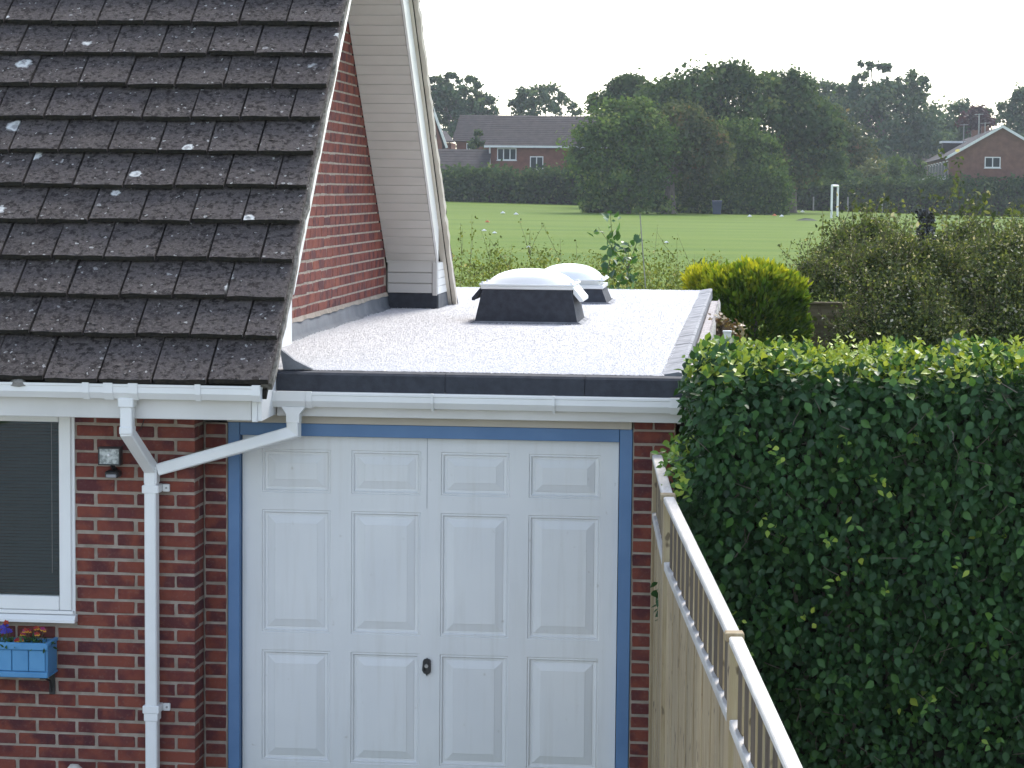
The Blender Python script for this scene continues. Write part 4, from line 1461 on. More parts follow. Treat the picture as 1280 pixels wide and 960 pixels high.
# lap panel fence beyond the conifer
pf = thing('lap_fence_panel', (1.2, 26, ground_z(1, 26)), 'old brown overlapping board fence panel between conifer and bushes', 'fence panel')
z = 2.235
for k in range(12):
    MB().prism([(26.0, z), (25.985, z), (25.968, z - .128), (25.98, z - .128)], 'x', .42, 2.25).build('board', M['oldwood'], pf)
    z -= .112
MB().box(.40, 2.27, 25.95, 26.03, 2.236, 2.262, .004).build('capping', M['oldwood'], pf)

# white post with a bronze-leaved shrub beside the boundary wall
wp = thing('white_post', (-.17, 19.3, 0), 'short white square post standing beside the boundary wall', 'post')
c = at(909, 416, 19.3)
MB().box(c.x - .032, c.x + .032, 19.27, 19.33, 0, c.z, .004).build('shaft', M['upvc'], wp)
MB().box(c.x - .036, c.x + .036, 19.266, 19.334, c.z + .001, c.z + .018, .004).build('post_cap', M['upvc'], wp)
M['bronze'] = leaf_mat('bronze_leaf', [(0, (.07, .05, .03)), (.5, (.16, .10, .05)), (.8, (.20, .18, .07)), (1, (.40, .33, .26))], .5, .3, .3)
A = crown([(at(900, 432, 19.6).x, 19.6, at(900, 432, 19.6).z, .16, .2, .14), (at(912, 410, 19.9).x, 19.9, at(912, 412, 19.9).z, .11, .15, .07), (at(893, 420, 19.6).x, 19.6, 2.2, .1, .2, .2)], 900, .05, .2, 12)
sh = thing('bronze_shrub', (-.2, 19.7, 0), 'small bronze and pink leaved shrub behind the white post', 'shrub')
leaf_obj('foliage', *A[:5], A[5], M['bronze'], sh)
b = MB()
limb(b, (-.2, 19.7, 0), (-.2, 19.7, 2.3), .02, .006)
b.build('stem', M['stem'], sh)


def weed(name, label, cat, px, py_top, Y, mat, group=None, nl=40, leaf=.06, zb=None, lean=0, r=.008, bush=.10, branches=0, vis=.9):
    top = at(px, py_top, Y)
    g0 = ground_z(top.x, Y) if zb is None else zb
    base = Vector((top.x - lean, Y, g0))
    t = thing(name, base, label, cat, group)
    n = 8
    pts = [base.lerp(top, i / n) + Vector((random.gauss(0, .018), random.gauss(0, .018), 0)) * (0 if i in (0, n) else 1) for i in range(n + 1)]
    MB().tube(pts, [r * (1 - .8 * i / n) for i in range(n + 1)], 5).build('stem', M['stem'], t)
    ends = [(pts, 1.0)]
    for k in range(branches):
        i0 = random.randint(max(1, n - 4), n - 1)
        e = pts[i0] + Vector((random.gauss(0, .22), random.gauss(0, .15), random.uniform(.15, .5)))
        m_ = (pts[i0] + e) / 2 + Vector((random.gauss(0, .03), 0, random.gauss(0, .03)))
        MB().tube([pts[i0], m_, e], [r * .5, r * .35, r * .15], 4).build('twig', M['stem'], t)
        ends.append(([pts[i0], m_, e], .4))
    P = []
    for k in range(nl):
        q, _w = random.choices(ends, [w for _, w in ends])[0]
        lo_ = max(0, 1 - vis / max((q[-1] - q[0]).length, .1))
        u = (lo_ + (1 - lo_) * random.random()) * (len(q) - 1)
        i = min(int(u), len(q) - 2)
        p = q[i].lerp(q[i + 1], u - i)
        P.append(p + Vector((random.gauss(0, bush * .3), random.gauss(0, bush * .3), random.gauss(0, .02))))
    P = np.array([tuple(p) for p in P])
    L = leaf * rng.uniform(.6, 1.3, nl)
    leaf_obj('leaves', P, rdir(nl) + np.array([0, 0, .15]), rdir(nl) + np.array([0, -.5, .8]), L, L * rng.uniform(.4, .75, nl), np.clip(rng.normal(.5, .25, nl), 0, 1), mat, t, True)
    return t


# undergrowth behind the garage: nobody could count it
def mass(name, label, cat, boxes, n, leaf, mat, kind=None, clump=16, thing_parent=False):
    """boxes: (px0, px1, py_top, Y0, Y1, depth below top in px) rough band of leaves"""
    Ps = []
    for (px0, px1, pyt, Y0, Y1, share) in boxes:
        m = int(n * share)
        nc = m // clump
        Y = rng.uniform(Y0, Y1, nc)
        px = rng.uniform(px0, px1, nc)
        Cc = []
        for k in range(nc):
            tp = at(px[k], pyt + 6 * math.sin(px[k] * .09) + 4 * math.sin(px[k] * .31 + 1) + 5 * math.sin(px[k]*.037), Y[k])
            g0 = ground_z(tp.x, Y[k])
            h = max(tp.z - g0, .2)
            u = random.random() ** .55
            Cc.append((tp.x, Y[k], g0 + h * u))
        Cc = np.array(Cc)
        ci = np.repeat(np.arange(nc), clump)
        Ps.append(Cc[ci] + rng.normal(0, 1, (len(ci), 3)) * np.array([.09, .09, .06]) * (leaf / .05) ** .9)
    P = np.concatenate(Ps)
    m = len(P)
    L = leaf * rng.uniform(.6, 1.4, m)
    tint = np.clip(np.repeat(rng.normal(.45, .2, m // clump + 1), clump)[:m] + rng.normal(0, .17, m), 0, 1)
    o = leaf_obj(name, P, rdir(m) + np.array([0, 0, .25]), rdir(m) + np.array([0, -.3, .9]), L, L * rng.uniform(.35, .7, m), tint, mat)
    return tag(o, label, cat, kind=kind)


mass('undergrowth', 'tangled weedy undergrowth behind the flat roof', 'undergrowth', [(545, 900, 336, 26.5, 29.5, .65), (545, 900, 318, 29.5, 32, .35)], 24000, .042, M['weed'], 'stuff')
mass('rough_grass', 'rough weedy strip between the gardens and the mown field', 'undergrowth', [(900, 1650, 352, 31, 34.5, 1)], 12000, .06, M['weed'], 'stuff')
wl_ = [(578, 286), (590, 268), (612, 300), (640, 305), (664, 292), (700, 298), (720, 300), (822, 284), (846, 300), (868, 318)]
ORD = ['leftmost', 'second', 'third', 'fourth', 'fifth', 'sixth', 'seventh', 'eighth', 'ninth', 'tenth', 'eleventh', 'twelfth', 'thirteenth', 'fourteenth', 'fifteenth', 'sixteenth', 'seventeenth', 'eighteenth', 'nineteenth', 'rightmost']
wdesc = ['leggy weed nearest the white barge board, leftmost of all', 'tallest thin weed stem just right of the white barge board', 'sparse weed stem left of the front rooflight', 'thin weed rising above the left end of the front dome', 'leggy weed showing directly above the front dome', 'thin weed stem above the further dome', 'short weed stem just left of the bright green sapling', 'tall bare weed stem right of the leaning cane', 'leggy weed midway between the cane and the golden conifer', 'short weed stem close to the left side of the golden conifer']
for (px, py), wlab in zip(wl_, wdesc):
    weed('tall_weed', wlab, 'weed', px, py, random.uniform(27, 30), M['weed'], 'tall weeds behind the flat roof', 60, .035, None, random.gauss(0, .08), .006, .09, 3)
sp = weed('sapling', 'bright green young sapling with large leaves behind the rear rooflight', 'sapling', 763, 266, 26.2, M['sapling'], None, 120, .10, None, .02, .012, .16, 4, .75)
weed('sapling', 'bushy lower sapling just right of the bright green tall one', 'sapling', 786, 302, 26.4, M['sapling'], None, 110, .095, None, .02, .010, .2, 5, .5)
cane = thing('garden_cane', at(806, 356, 26), 'thin pale cane leaning behind the roof near the sapling', 'cane')
MB().tube([at(807, 360, 26), at(800, 268, 26)], .006, 5).build('cane', M['fencepost'], cane)

# big shrubs on the right
SG = 'overgrown shrubs beyond the hedge'
def shrub(label, blobs, Y, n, leaf, mat=None, name='shrub'):
    t = tree(name, label, blobs, Y, mat or M['shrub'], n, leaf, 'shrub', None, None, .03, 1.0, .20, 12, kind_crown='foliage')
    # loose sprigs reaching out of the mass
    P, b = [], MB()
    for q in blobs:
        for k in range(int(10 + q[2] * .55)):
            th = random.uniform(-.25, math.pi + .25)
            dyo = (q[4] if len(q) > 4 else 0) - random.uniform(0, .5)
            p0 = at(q[0] + q[2] * .8 * math.cos(th), q[1] - q[3] * .8 * math.sin(th), Y + dyo)
            d = Vector((math.cos(th) * .5 + random.gauss(0, .25), random.gauss(0, .3) - .2, abs(math.sin(th)) * .8 + random.uniform(.1, .7)))
            ln = random.uniform(.12, .42)
            p1 = p0 + d.normalized() * ln
            pm = (p0 + p1) / 2 + Vector((random.gauss(0, .02), random.gauss(0, .02), random.gauss(0, .015)))
            b.tube([p0, pm, p1], [.004, .003, .0015], 3)
            for j in range(int(ln * 60)):
                u = random.random()
                P.append(p0.lerp(pm, u * 2) if u < .5 else pm.lerp(p1, u * 2 - 1))
    P = np.array([tuple(p) for p in P]) + rng.normal(0, .014, (len(P), 3))
    m = len(P)
    L = leaf * rng.uniform(.6, 1.2, m)
    leaf_obj('sprigs', P, rdir(m) + np.array([0, 0, .3]), rdir(m) + np.array([0, -.4, .8]), L, L * rng.uniform(.4, .7, m), np.clip(rng.normal(.6, .25, m), 0, 1), mat or M['shrub'], t, kind='stuff')
    b.build('twigs', M['stem'], t)['kind'] = 'stuff'
    return t
shrub('dense dark shrub directly above the old lap fence panel', [(1040, 362, 40, 28, 1.5), (1020, 345, 26, 22, 1.8), (1066, 345, 30, 30, 1.6)], 27, 8000, .038)
shrub('broad olive shrub in the middle beyond the hedge top', [(1128, 390, 62, 52), (1100, 352, 40, 40, .5), (1160, 350, 46, 46, .6), (1140, 420, 70, 40, -.4), (1085, 420, 36, 34, -.3), (1120, 325, 22, 26, .8), (1082, 335, 18, 20, .6)], 25, 26000, .036)
shrub('tall dark shrub at the right edge beyond the hedge', [(1235, 385, 62, 60), (1262, 345, 45, 46, .4), (1212, 345, 40, 40, .6), (1250, 420, 70, 40, -.3)], 25.5, 24000, .036)
shrub('loose grey green shrub behind the broad olive one', [(1065, 310, 26, 26), (1092, 305, 22, 30), (1120, 318, 26, 24), (1040, 325, 22, 18)], 30, 8000, .036)
shrub('pale weedy bush rising in front of the wire fence', [(1180, 318, 28, 26), (1215, 310, 30, 30), (1250, 318, 26, 26), (1275, 312, 20, 30)], 30, 8000, .036)
shoots = sorted(((1028, 262, .05), (1049, 250, .05), (1070, 252, .06), (1084, 232, .07), (1083, 258, .06), (1124, 245, .06), (1143, 258, .045), (1150, 236, .05), (1166, 240, .07), (1184, 236, .05), (1200, 192, .07), (1222, 240, .07), (1212, 250, .05), (1232, 236, .08), (1240, 244, .07), (1262, 262, .06), (1276, 258, .07), (1010, 290, .045), (990, 300, .04), (1108, 262, .05)))
shrub('low dark shrub growth at the foot of the broad olive one', [(1100, 470, 90, 60, .2), (1200, 475, 90, 60, .3), (1280, 470, 80, 60, .2)], 25.6, 12000, .05)
shrub('wide shrub beyond the right edge of the hedge view', [(1350, 390, 70, 62), (1420, 400, 70, 56, .5), (1340, 460, 90, 60, .2), (1430, 465, 80, 60, .3)], 26, 14000, .045)
for ki, (px, py, sz_) in enumerate(shoots):
    where = 'leftmost of all' if ki == 0 else 'rightmost of all' if ki == 19 else ORD[ki] + ' from the left'
    if (px, py) == (1200, 192): where = 'tallest of all, before the terrace gable'
    weed('tall_shoot', 'tall leafy shoot above the overgrown shrubs, ' + where, 'shoot', px, py, random.uniform(26, 30), M['shrub'], 'tall shoots above the shrubs', 85, sz_, None, random.gauss(0, .12), .009, .10, 3)

# netted dark post
np_ = at(1158, 263, 29)
ivy = thing('ivy_post', (np_.x, 29, ground_z(np_.x, 29)), 'dark ivy smothered post standing among the shrubs', 'post')
MB().tube([(np_.x, 29, ground_z(np_.x, 29)), (np_.x, 29, np_.z)], [.05, .05], 8).build('shaft', M['bark'], ivy)
n = 1500
zz_ = rng.uniform(np_.z - .75, np_.z, n)
aa = rng.uniform(0, 6.28, n)
P = np.stack([np_.x + .085 * np.cos(aa), 29 + .085 * np.sin(aa), zz_], -1) + rng.normal(0, .012, (n, 3))
M['ivy'] = leaf_mat('ivy_leaf', [(0, (.008, .010, .009)), (.8, (.02, .024, .02)), (1, (.2, .2, .22))], .3, .05, .6)
leaf_obj('ivy', P, rdir(n) + np.array([0, 0, -.5]), rdir(n) * .5 + np.stack([np.cos(aa), np.sin(aa), 0 * aa], -1), rng.uniform(.03, .05, n), rng.uniform(.025, .04, n), rng.random(n) ** 2, M['ivy'], ivy)

# chain link fence
Yc = 33.0
cf = thing('wire_fence', (4.5, Yc, ground_z(4, Yc)), 'dark green chain link wire fence at the edge of the field', 'wire fence')
for px in (1165, 1241, 1420):
    c = at(px, 268, Yc)
    MB().tube([(c.x, Yc, ground_z(c.x, Yc)), (c.x, Yc, c.z)], .025, 8).build('post', M['greenpost'], cf)
c0, c1 = at(1165, 275, Yc), at(1420, 275, Yc)
b = MB()
zt, zb_ = at(1240, 273, Yc).z, at(1240, 273, Yc).z - 1.3
x = c0.x
while x < c1.x:
    for sg in (0, 1):
        xa, xb = (x, x + 1.3) if sg == 0 else (x + 1.3, x)
        ya = Yc + (.002 if sg else -.002)
        b.add([(xa - .0014, ya, zb_), (xa + .0014, ya, zb_), (xb + .0014, ya, zt), (xb - .0014, ya, zt)], [(0, 1, 2, 3)])
    x += .075
o = b.build('mesh_wire', M['wire'], cf)
o['kind'] = 'stuff'
MB().tube([(c0.x, Yc, zt), (c1.x, Yc, zt)], .004, 5).build('line_wire', M['wire'], cf)

# ------------------------------------------------------------------ playing field furniture
gp0 = at(1040, 232, 163)
gx = [(gp0.x, 163.0), (at(1047.5, 231, 170).x, 170.0)]
goal = thing('goal_posts', (gx[0][0], 163, ground_z(gx[0][0], 163)), 'white football goal frame seen nearly end on across the field', 'goal')
for (x, y) in gx:
    MB().tube([(x, y, ground_z(x, y)), (x, y, gp0.z)], .075, 8).build('upright', M['white_metal'], goal)
MB().tube([(gx[0][0], gx[0][1], gp0.z), (gx[1][0], gx[1][1], gp0.z)], .075, 8).build('crossbar', M['white_metal'], goal)
bc = at(896, 267, 172)
gzb = ground_z(bc.x, 172)
bin_ = thing('litter_bin', (bc.x, 172, gzb), 'dark blue wheeled litter bin on the grass below the trees', 'litter bin')
b = MB()
b.add([(bc.x - .27, 171.75, gzb), (bc.x + .27, 171.75, gzb), (bc.x + .27, 172.25, gzb), (bc.x - .27, 172.25, gzb), (bc.x - .34, 171.7, gzb + .86), (bc.x + .34, 171.7, gzb + .86), (bc.x + .34, 172.3, gzb + .86), (bc.x - .34, 172.3, gzb + .86)], [(3, 2, 1, 0), (0, 1, 5, 4), (1, 2, 6, 5), (2, 3, 7, 6), (3, 0, 4, 7), (4, 5, 6, 7)])
b.build('body', M['binblue'], bin_)
MB().prism([(171.66, gzb + .865), (172.34, gzb + .865), (172.34, gzb + .93), (172.0, gzb + .99), (171.66, gzb + .93)], 'x', bc.x - .36, bc.x + .36).build('lid', M['binblue'], bin_)
lit = [(628.5, 259.5, 'paper'), (645, 260.5, 'paper'), (609, 278, 'orange'), (605, 289, 'paper'), (618, 292, 'paper'), (833, 304, 'paper'), (968, 270, 'orange'), (977, 271, 'paper'), (937, 271, 'paper'), (1003, 264, 'paper'), (974, 264, 'paper'), (661, 310, 'paper')]
for i, (px, py, m_) in enumerate(lit):
    # ground point under that pixel
    Yl = 60.0
    for it in range(40):
        c = at(px, py, Yl)
        Yl = min(max(Yl * (CZ - ground_z(c.x, Yl)) / max(CZ - c.z, .05), 40), 190)
    c = at(px, py, Yl)
    gz_ = ground_z(c.x, Yl)
    s_ = .11 * (Yl / 110)
    vs = [(c.x - s_, Yl - s_ * .8, gz_ + .02), (c.x + s_, Yl - s_ * .6, gz_ + .03), (c.x + s_ * 1.1, Yl + s_, gz_ + .02), (c.x - s_ * .8, Yl + s_, gz_ + .04), (c.x, Yl, gz_ + s_ * 1.0), (c.x, Yl, gz_)]
    o = MB().add(vs, [(0, 1, 4), (1, 2, 4), (2, 3, 4), (3, 0, 4), (1, 0, 5), (2, 1, 5), (3, 2, 5), (0, 3, 5)]).build('litter', M[m_])
    if m_ == 'paper': tag(o, 'crumpled scrap of white paper litter lying on the green field', 'litter', 'white litter on the field')
    else: tag(o, 'bright orange litter on the grass near the goal' if px > 900 else 'faded orange scrap of litter on the left side of the field', 'litter')
c = at(1008, 278, 150)
gz_ = ground_z(c.x, 150)
tag(MB().add([(c.x - .7, 149.6, gz_ + .01), (c.x + .7, 149.7, gz_ + .01), (c.x + .6, 150.6, gz_ + .01), (c.x - .6, 150.5, gz_ + .01), (c.x - .1, 150, gz_ + .16), (c.x + .3, 150.1, gz_ + .13)], [(0, 1, 5, 4), (1, 2, 5), (2, 3, 4, 5), (3, 0, 4)]).build('coat', M['darkcloth']), 'dark crumpled cloth lying on the grass in front of the goal', 'cloth')


# ------------------------------------------------------------------ far hedges
def far_hedge(name, label, px0, px1, py_top, py_bot, Y, mat, n, leaf=.34, thick=2.0, wob=.25):
    a, b_ = at(px0, py_top, Y), at(px1, py_top, Y)
    t = thing(name, ((a.x + b_.x) / 2, Y, ground_z((a.x + b_.x) / 2, Y)), label, 'hedge')
    nc = n // 14
    u = rng.random(nc)
    x = a.x + (b_.x - a.x) * u
    top = (a.z + (b_.z - a.z) * u) + wob * np.sin(x * 1.3) * np.sin(x * .47 + 1) + wob * .5 * np.sin(x * 3.1)
    g_ = np.array([ground_z(xx, Y) for xx in x])
    v = rng.random(nc) ** .8
    f = rng.random(nc)
    Yy = np.where(f < .75, Y + rng.normal(0, .18, nc), Y + rng.uniform(0, thick, nc))
    z = np.where(f < .75, g_ + (top - g_) * v, top + rng.normal(0, .1, nc))
    Cc = np.stack([x, Yy, z], -1)
    ci = np.repeat(np.arange(nc), 14)
    P = Cc[ci] + rng.normal(0, .28, (len(ci), 3))
    P[:, 2] = np.maximum(P[:, 2], g_[ci] - .02)
    m = len(P)
    L = leaf * rng.uniform(.6, 1.3, m)
    tint = np.clip(rng.normal(.4, .22, nc)[ci] + rng.normal(0, .15, m), 0, 1)
    leaf_obj('foliage', P, rdir(m) + np.array([0, 0, -.2]), rdir(m) * .9 + np.array([0, -.8, .5]), L, L * rng.uniform(.5, .8, m), tint, mat, t)
    seg = 24
    vs, fs = [], []
    for i in range(seg + 1):
        xx = a.x + (b_.x - a.x) * i / seg
        tz = a.z + (b_.z - a.z) * i / seg + wob * math.sin(xx * 1.3) * math.sin(xx * .47 + 1) + wob * .5 * math.sin(xx * 3.1) - .3
        gg_ = ground_z(xx, Y)
        vs += [(xx, Y + .35, gg_ - .1), (xx, Y + .35, tz), (xx, Y + thick - .2, tz), (xx, Y + thick - .2, gg_ - .1)]
    for i in range(seg):
        for k in range(4):
            fs.append((4 * i + k, 4 * i + (k + 1) % 4, 4 * i + 4 + (k + 1) % 4, 4 * i + 4 + k))
    fs += [(3, 2, 1, 0), (4 * seg, 4 * seg + 1, 4 * seg + 2, 4 * seg + 3)]
    MB().add(vs, fs).build('woody_core', M['nearblack'], t)
    return t


far_hedge('field_hedge', 'dark unclipped hedge below the long roofed brick house', 500, 905, 216, 250, 196, M['oak'], 15000)
far_hedge('field_hedge', 'long dark clipped hedge behind the goal posts', 862, 1400, 229, 266, 203, M['oak'], 17000, wob=.08)
far_hedge('thicket', 'dark thicket of undergrowth beneath the oaks behind the blue bin', 838, 985, 224, 268, 174.6, M['haw'], 12000, leaf=.28, wob=.5)
fencep = [1017, 1060, 1103, 969]
fencep.sort()
for px, plab in zip(fencep, ('far left of the goal', 'just left of the goal', 'just right of the goal', 'furthest right of the goal')):
    c = at(px, 246, 201)
    gz_ = ground_z(c.x, 201)
    o = MB().box(c.x - .06, c.x + .06, 200.94, 201.06, gz_ - .1, c.z, .01).build('fence_post', M['fencepost'])
    tag(o, 'slim grey concrete post before the long dark hedge, ' + plab, 'post', 'concrete posts before the far hedge')

mass('far_wood', 'dim far off wood closing the view behind the houses', 'wood', [(480, 640, 182, 292, 310, .12), (820, 1420, 168, 292, 315, .38), (640, 1000, 190, 285, 300, .2), (850, 1135, 215, 220, 232, .3)], 30000, .55, M['farleaf'], 'stuff')

# ------------------------------------------------------------------ far trees
tree('oak_tree', 'big dark domed oak, tallest of the middle clump', [(895, 112, 58, 26), (850, 128, 48, 34), (930, 140, 46, 44), (880, 160, 60, 40), (925, 190, 44, 40), (835, 160, 40, 34), (905, 98, 40, 16), (880, 205, 60, 35)], 184, M['oak'], 17000, .36, trunk_px=885, trunk_r=.4)
tree('oak_tree', 'dark rounded oak at the right of the middle clump', [(985, 125, 38, 34), (1008, 165, 44, 40), (965, 160, 40, 44), (990, 205, 46, 42), (1020, 200, 36, 40), (968, 104, 24, 14)], 187, M['oak'], 12000, .36, trunk_px=990, trunk_r=.35)
tree('oak_tree', 'very dark tree rising behind the rounded bush on the left', [(790, 120, 34, 20), (765, 135, 30, 18), (815, 130, 36, 26), (800, 160, 50, 32), (752, 130, 14, 10), (790, 104, 22, 8)], 190, M['oak'], 8500, .34, trunk_px=800, trunk_r=.3)
tree('hawthorn_tree', 'round bushy green tree standing nearest in the field', [(777, 170, 52, 40), (745, 190, 40, 34), (810, 190, 46, 40), (780, 220, 58, 36), (765, 250, 36, 26), (800, 252, 44, 22), (730, 205, 22, 20), (785, 136, 28, 14), (770, 235, 42, 30), (752, 256, 26, 15), (800, 258, 36, 13), (772, 258, 40, 14)], 169, M['haw'], 20000, .27, trunk_px=785, trunk_r=.2)
tree('hawthorn_tree', 'rusty green tree with a thick pale bare trunk', [(850, 165, 36, 34), (870, 190, 40, 36), (846, 192, 30, 26), (872, 222, 26, 22), (885, 205, 30, 34), (860, 150, 24, 14)], 171, M['rust'], 9500, .27, trunk_px=836, trunk_r=.46)
tree('hawthorn_tree', 'light green rounded tree beside the blue bin', [(925, 175, 34, 26), (940, 195, 34, 28), (915, 205, 30, 34), (945, 215, 26, 26), (920, 235, 30, 22), (960, 205, 22, 26)], 177, M['haw'], 9000, .27, trunk_px=925, trunk_r=.2)
tree('hawthorn_tree', 'brownish small tree between the oaks and the hedge', [(968, 205, 22, 30), (980, 225, 22, 26), (1000, 215, 22, 24), (975, 185, 14, 14)], 186, M['rust'], 4500, .27, trunk_px=975, trunk_r=.15)
tree('hawthorn_tree', 'dull reddish green tree left of the tall open topped one', [(1045, 175, 30, 34), (1060, 195, 32, 30), (1035, 205, 30, 30), (1045, 150, 22, 16)], 215, M['rust'], 6000, .33, trunk_px=1048, trunk_r=.2)
tree('broad_tree', 'tall blue green tree with a ragged open top', [(1105, 145, 62, 40), (1070, 105, 24, 12), (1095, 92, 22, 12), (1140, 110, 24, 20), (1115, 175, 74, 40), (1060, 120, 18, 12), (1155, 130, 14, 10), (1088, 82, 13, 9), (1120, 120, 40, 24), (1130, 200, 70, 30), (1075, 140, 30, 20)], 262, M['farleaf'], 16000, .42, trunk_px=1105, trunk_r=.4, spread=.11)
tree('broad_tree', 'smooth distant tree mass behind the terrace roof', [(1185, 155, 40, 26), (1165, 185, 40, 34), (1205, 180, 36, 28), (1225, 150, 18, 14)], 275, M['farleaf'], 7000, .42, trunk_px=1185, trunk_r=.3)
tree('copper_tree', 'purple brown tree above the terrace roof', [(1216, 148, 15, 14), (1228, 158, 14, 14), (1208, 160, 10, 12)], 268, M['copper'], 2600, .35, trunk_px=1218, trunk_r=.2)
tree('broad_tree', 'dark tree at the right edge behind the gable', [(1275, 140, 24, 22), (1290, 130, 24, 20), (1262, 155, 20, 16), (1285, 165, 30, 22), (1255, 135, 8, 6)], 272, M['farleaf'], 5000, .4, trunk_px=1280, trunk_r=.3)
tree('broad_tree', 'pale trees along the skyline left of the ragged topped tree', [(1010, 112, 22, 12), (1030, 118, 22, 14), (1020, 140, 40, 24)], 280, M['farleaf'], 3500, .42, trunk_px=1020, trunk_r=.25)
tree('broad_tree', 'twiggy topped tree behind the far left roofs', [(572, 125, 34, 20), (600, 135, 24, 16), (548, 130, 24, 22), (560, 160, 40, 26), (590, 155, 34, 20), (547, 106, 14, 10), (585, 104, 15, 10), (564, 101, 12, 9), (603, 116, 10, 9)], 262, M['farleaf'], 9000, .4, trunk_px=575, trunk_r=.3, spread=.12)
tree('broad_tree', 'small airy round tree standing above the long roof', [(665, 122, 20, 13), (685, 120, 22, 12), (705, 132, 18, 10), (650, 132, 14, 10), (718, 138, 10, 6), (676, 140, 34, 10)], 268, M['farleaf'], 3000, .42, trunk_px=682, trunk_r=.25, spread=.17)
tree('yew_bush', 'slim upright conifer behind the far hedge', [(1052, 212, 8, 16), (1052, 225, 9, 14)], 208, M['haw'], 900, .22, 'bush', trunk_px=1052, trunk_r=.08)
tree('garden_bush', 'yellow green bush behind the far hedge', [(1092, 215, 18, 14), (1085, 225, 22, 10), (1102, 222, 16, 10)], 212, M['yellowbush'], 1800, .25, 'bush', trunk_px=1092, trunk_r=.1)
tree('garden_bush', 'pale green garden shrubs near the lean to roof', [(1120, 212, 16, 16), (1135, 222, 22, 12), (1145, 212, 14, 10), (1115, 225, 14, 8)], 214, M['haw'], 2000, .25, 'bush', trunk_px=1128, trunk_r=.1)
tree('garden_bush', 'dark bush beside the slim upright conifer', [(1068, 222, 14, 10), (1040, 224, 12, 8), (1020, 222, 20, 12)], 209, M['oak'], 1600, .25, 'bush', trunk_px=1060, trunk_r=.1)

# ------------------------------------------------------------------ far houses
def far_window(par, x0, x1, z0, z1, y, lights, mat_f='farwhite', axis='x'):
    """window as a part of the house: surround with panes and mullions; built proud of the wall"""
    fr_ = .09
    b = MB()
    def bx(a0, a1, c0, c1, d0, d1):
        if axis == 'x': b.box(a0, a1, y - d1, y - d0, c0, c1)
        else: b.box(y - d1, y - d0, a0, a1, c0, c1)
    bx(x0, x1, z0, z1, -.05, .02)
    w = b.build('window', M['farwhite'], par)
    n = lights
    for k in range(n):
        a0 = x0 + (x1 - x0) * k / n + fr_ * (.9 if k == 0 else .5)
        a1 = x0 + (x1 - x0) * (k + 1) / n - fr_ * (.9 if k == n - 1 else .5)
        b2 = MB()
        if axis == 'x': b2.box(a0, a1, y - .026, y - .0205, z0 + fr_, z1 - fr_)
        else: b2.box(y - .026, y - .0205, a0, a1, z0 + fr_, z1 - fr_)
        b2.build('pane', M['farglass'], w)
    bb = MB()
    if axis == 'x': bb.box(x0 - .05, x1 + .05, y - .12, y - .021, z0 - .05, z0 + .01)
    else: bb.box(y - .12, y - .021, x0 - .05, x1 + .05, z0 - .05, z0 + .01)
    bb.build('sill', M['farwhite'], w)
    return w


def courses(b, P0, P1, Q0, Q1, n):
    """stepped tile courses between eave line P0-P1 and ridge line Q0-Q1"""
    P0, P1, Q0, Q1 = map(Vector, (P0, P1, Q0, Q1))
    nrm = (P1 - P0).cross(Q0 - P0).normalized()
    if nrm.z < 0: nrm = -nrm
    for i in range(n):
        a0, a1 = P0.lerp(Q0, i / n), P1.lerp(Q1, i / n)
        b0, b1 = P0.lerp(Q0, (i + 1) / n), P1.lerp(Q1, (i + 1) / n)
        vs = [a0 + nrm * .05, a1 + nrm * .05, b1 + nrm * .03, b0 + nrm * .03, a0, a1, b1, b0]
        b.add(vs, [(0, 1, 2, 3), (4, 7, 6, 5), (0, 4, 5, 1), (1, 5, 6, 2), (2, 6, 7, 3), (3, 7, 4, 0)])


YH = 205.0
e0 = at(606, 182, YH)
rz_ = at(640, 145, YH + 4)
x0, x1 = at(611, 182, YH).x, at(775, 182, YH).x
gh = ground_z(x0, YH) - .3
ha = thing('detached_house', ((x0 + x1) / 2, YH + 4, gh), 'red brick house with long dark roof above the field hedge', 'house')
MB().box(x0, x1, YH, YH + 8, gh, e0.z).build('wall', M['farbrick'], ha)
ze, zr = e0.z, rz_.z
b = MB()
courses(b, (e0.x, YH - .35, ze), (x1 + .4, YH - .35, ze), (at(619, 145, YH + 4).x, YH + 4, zr), (x1 + .1, YH + 4, zr), 16)
rfo = b.build('roof', M['farroof'], ha)
rfo['kind'] = 'stuff'
b = MB()
courses(b, (e0.x, YH + 8.35, ze), (x1 + .4, YH + 8.35, ze), (at(619, 145, YH + 4).x, YH + 4, zr), (x1 + .1, YH + 4, zr), 16)
b.build('roof', M['farroof'], ha)['kind'] = 'stuff'
hx = at(619, 145, YH + 4).x
MB().add([(e0.x, YH - .35, ze), (e0.x, YH + 8.35, ze), (hx, YH + 4, zr + .03), (e0.x, YH - .35, ze - .06), (e0.x, YH + 8.35, ze - .06)], [(0, 1, 2), (0, 3, 4, 1)]).build('hip', M['farroof'], ha)
MB().box(e0.x - .02, x1 + .4, YH - .47, YH - .355, ze - .16, ze + .02).build('gutter', M['farwhite'], ha)
MB().tube([(x0 + .1, YH - .06, gh), (x0 + .1, YH - .06, ze - .16)], .07, 6).build('downpipe', M['farwhite'], ha)
for (pa, pb, pt_, pbt, nl_) in ((621.5, 645.5, 185, 200.5, 3), (662.5, 679, 195.3, 213, 2), (720, 742, 186, 202, 3)):
    a_, c_ = at(pa, pt_, YH), at(pb, pbt, YH)
    far_window(ha, a_.x, c_.x, c_.z, a_.z, YH, nl_)
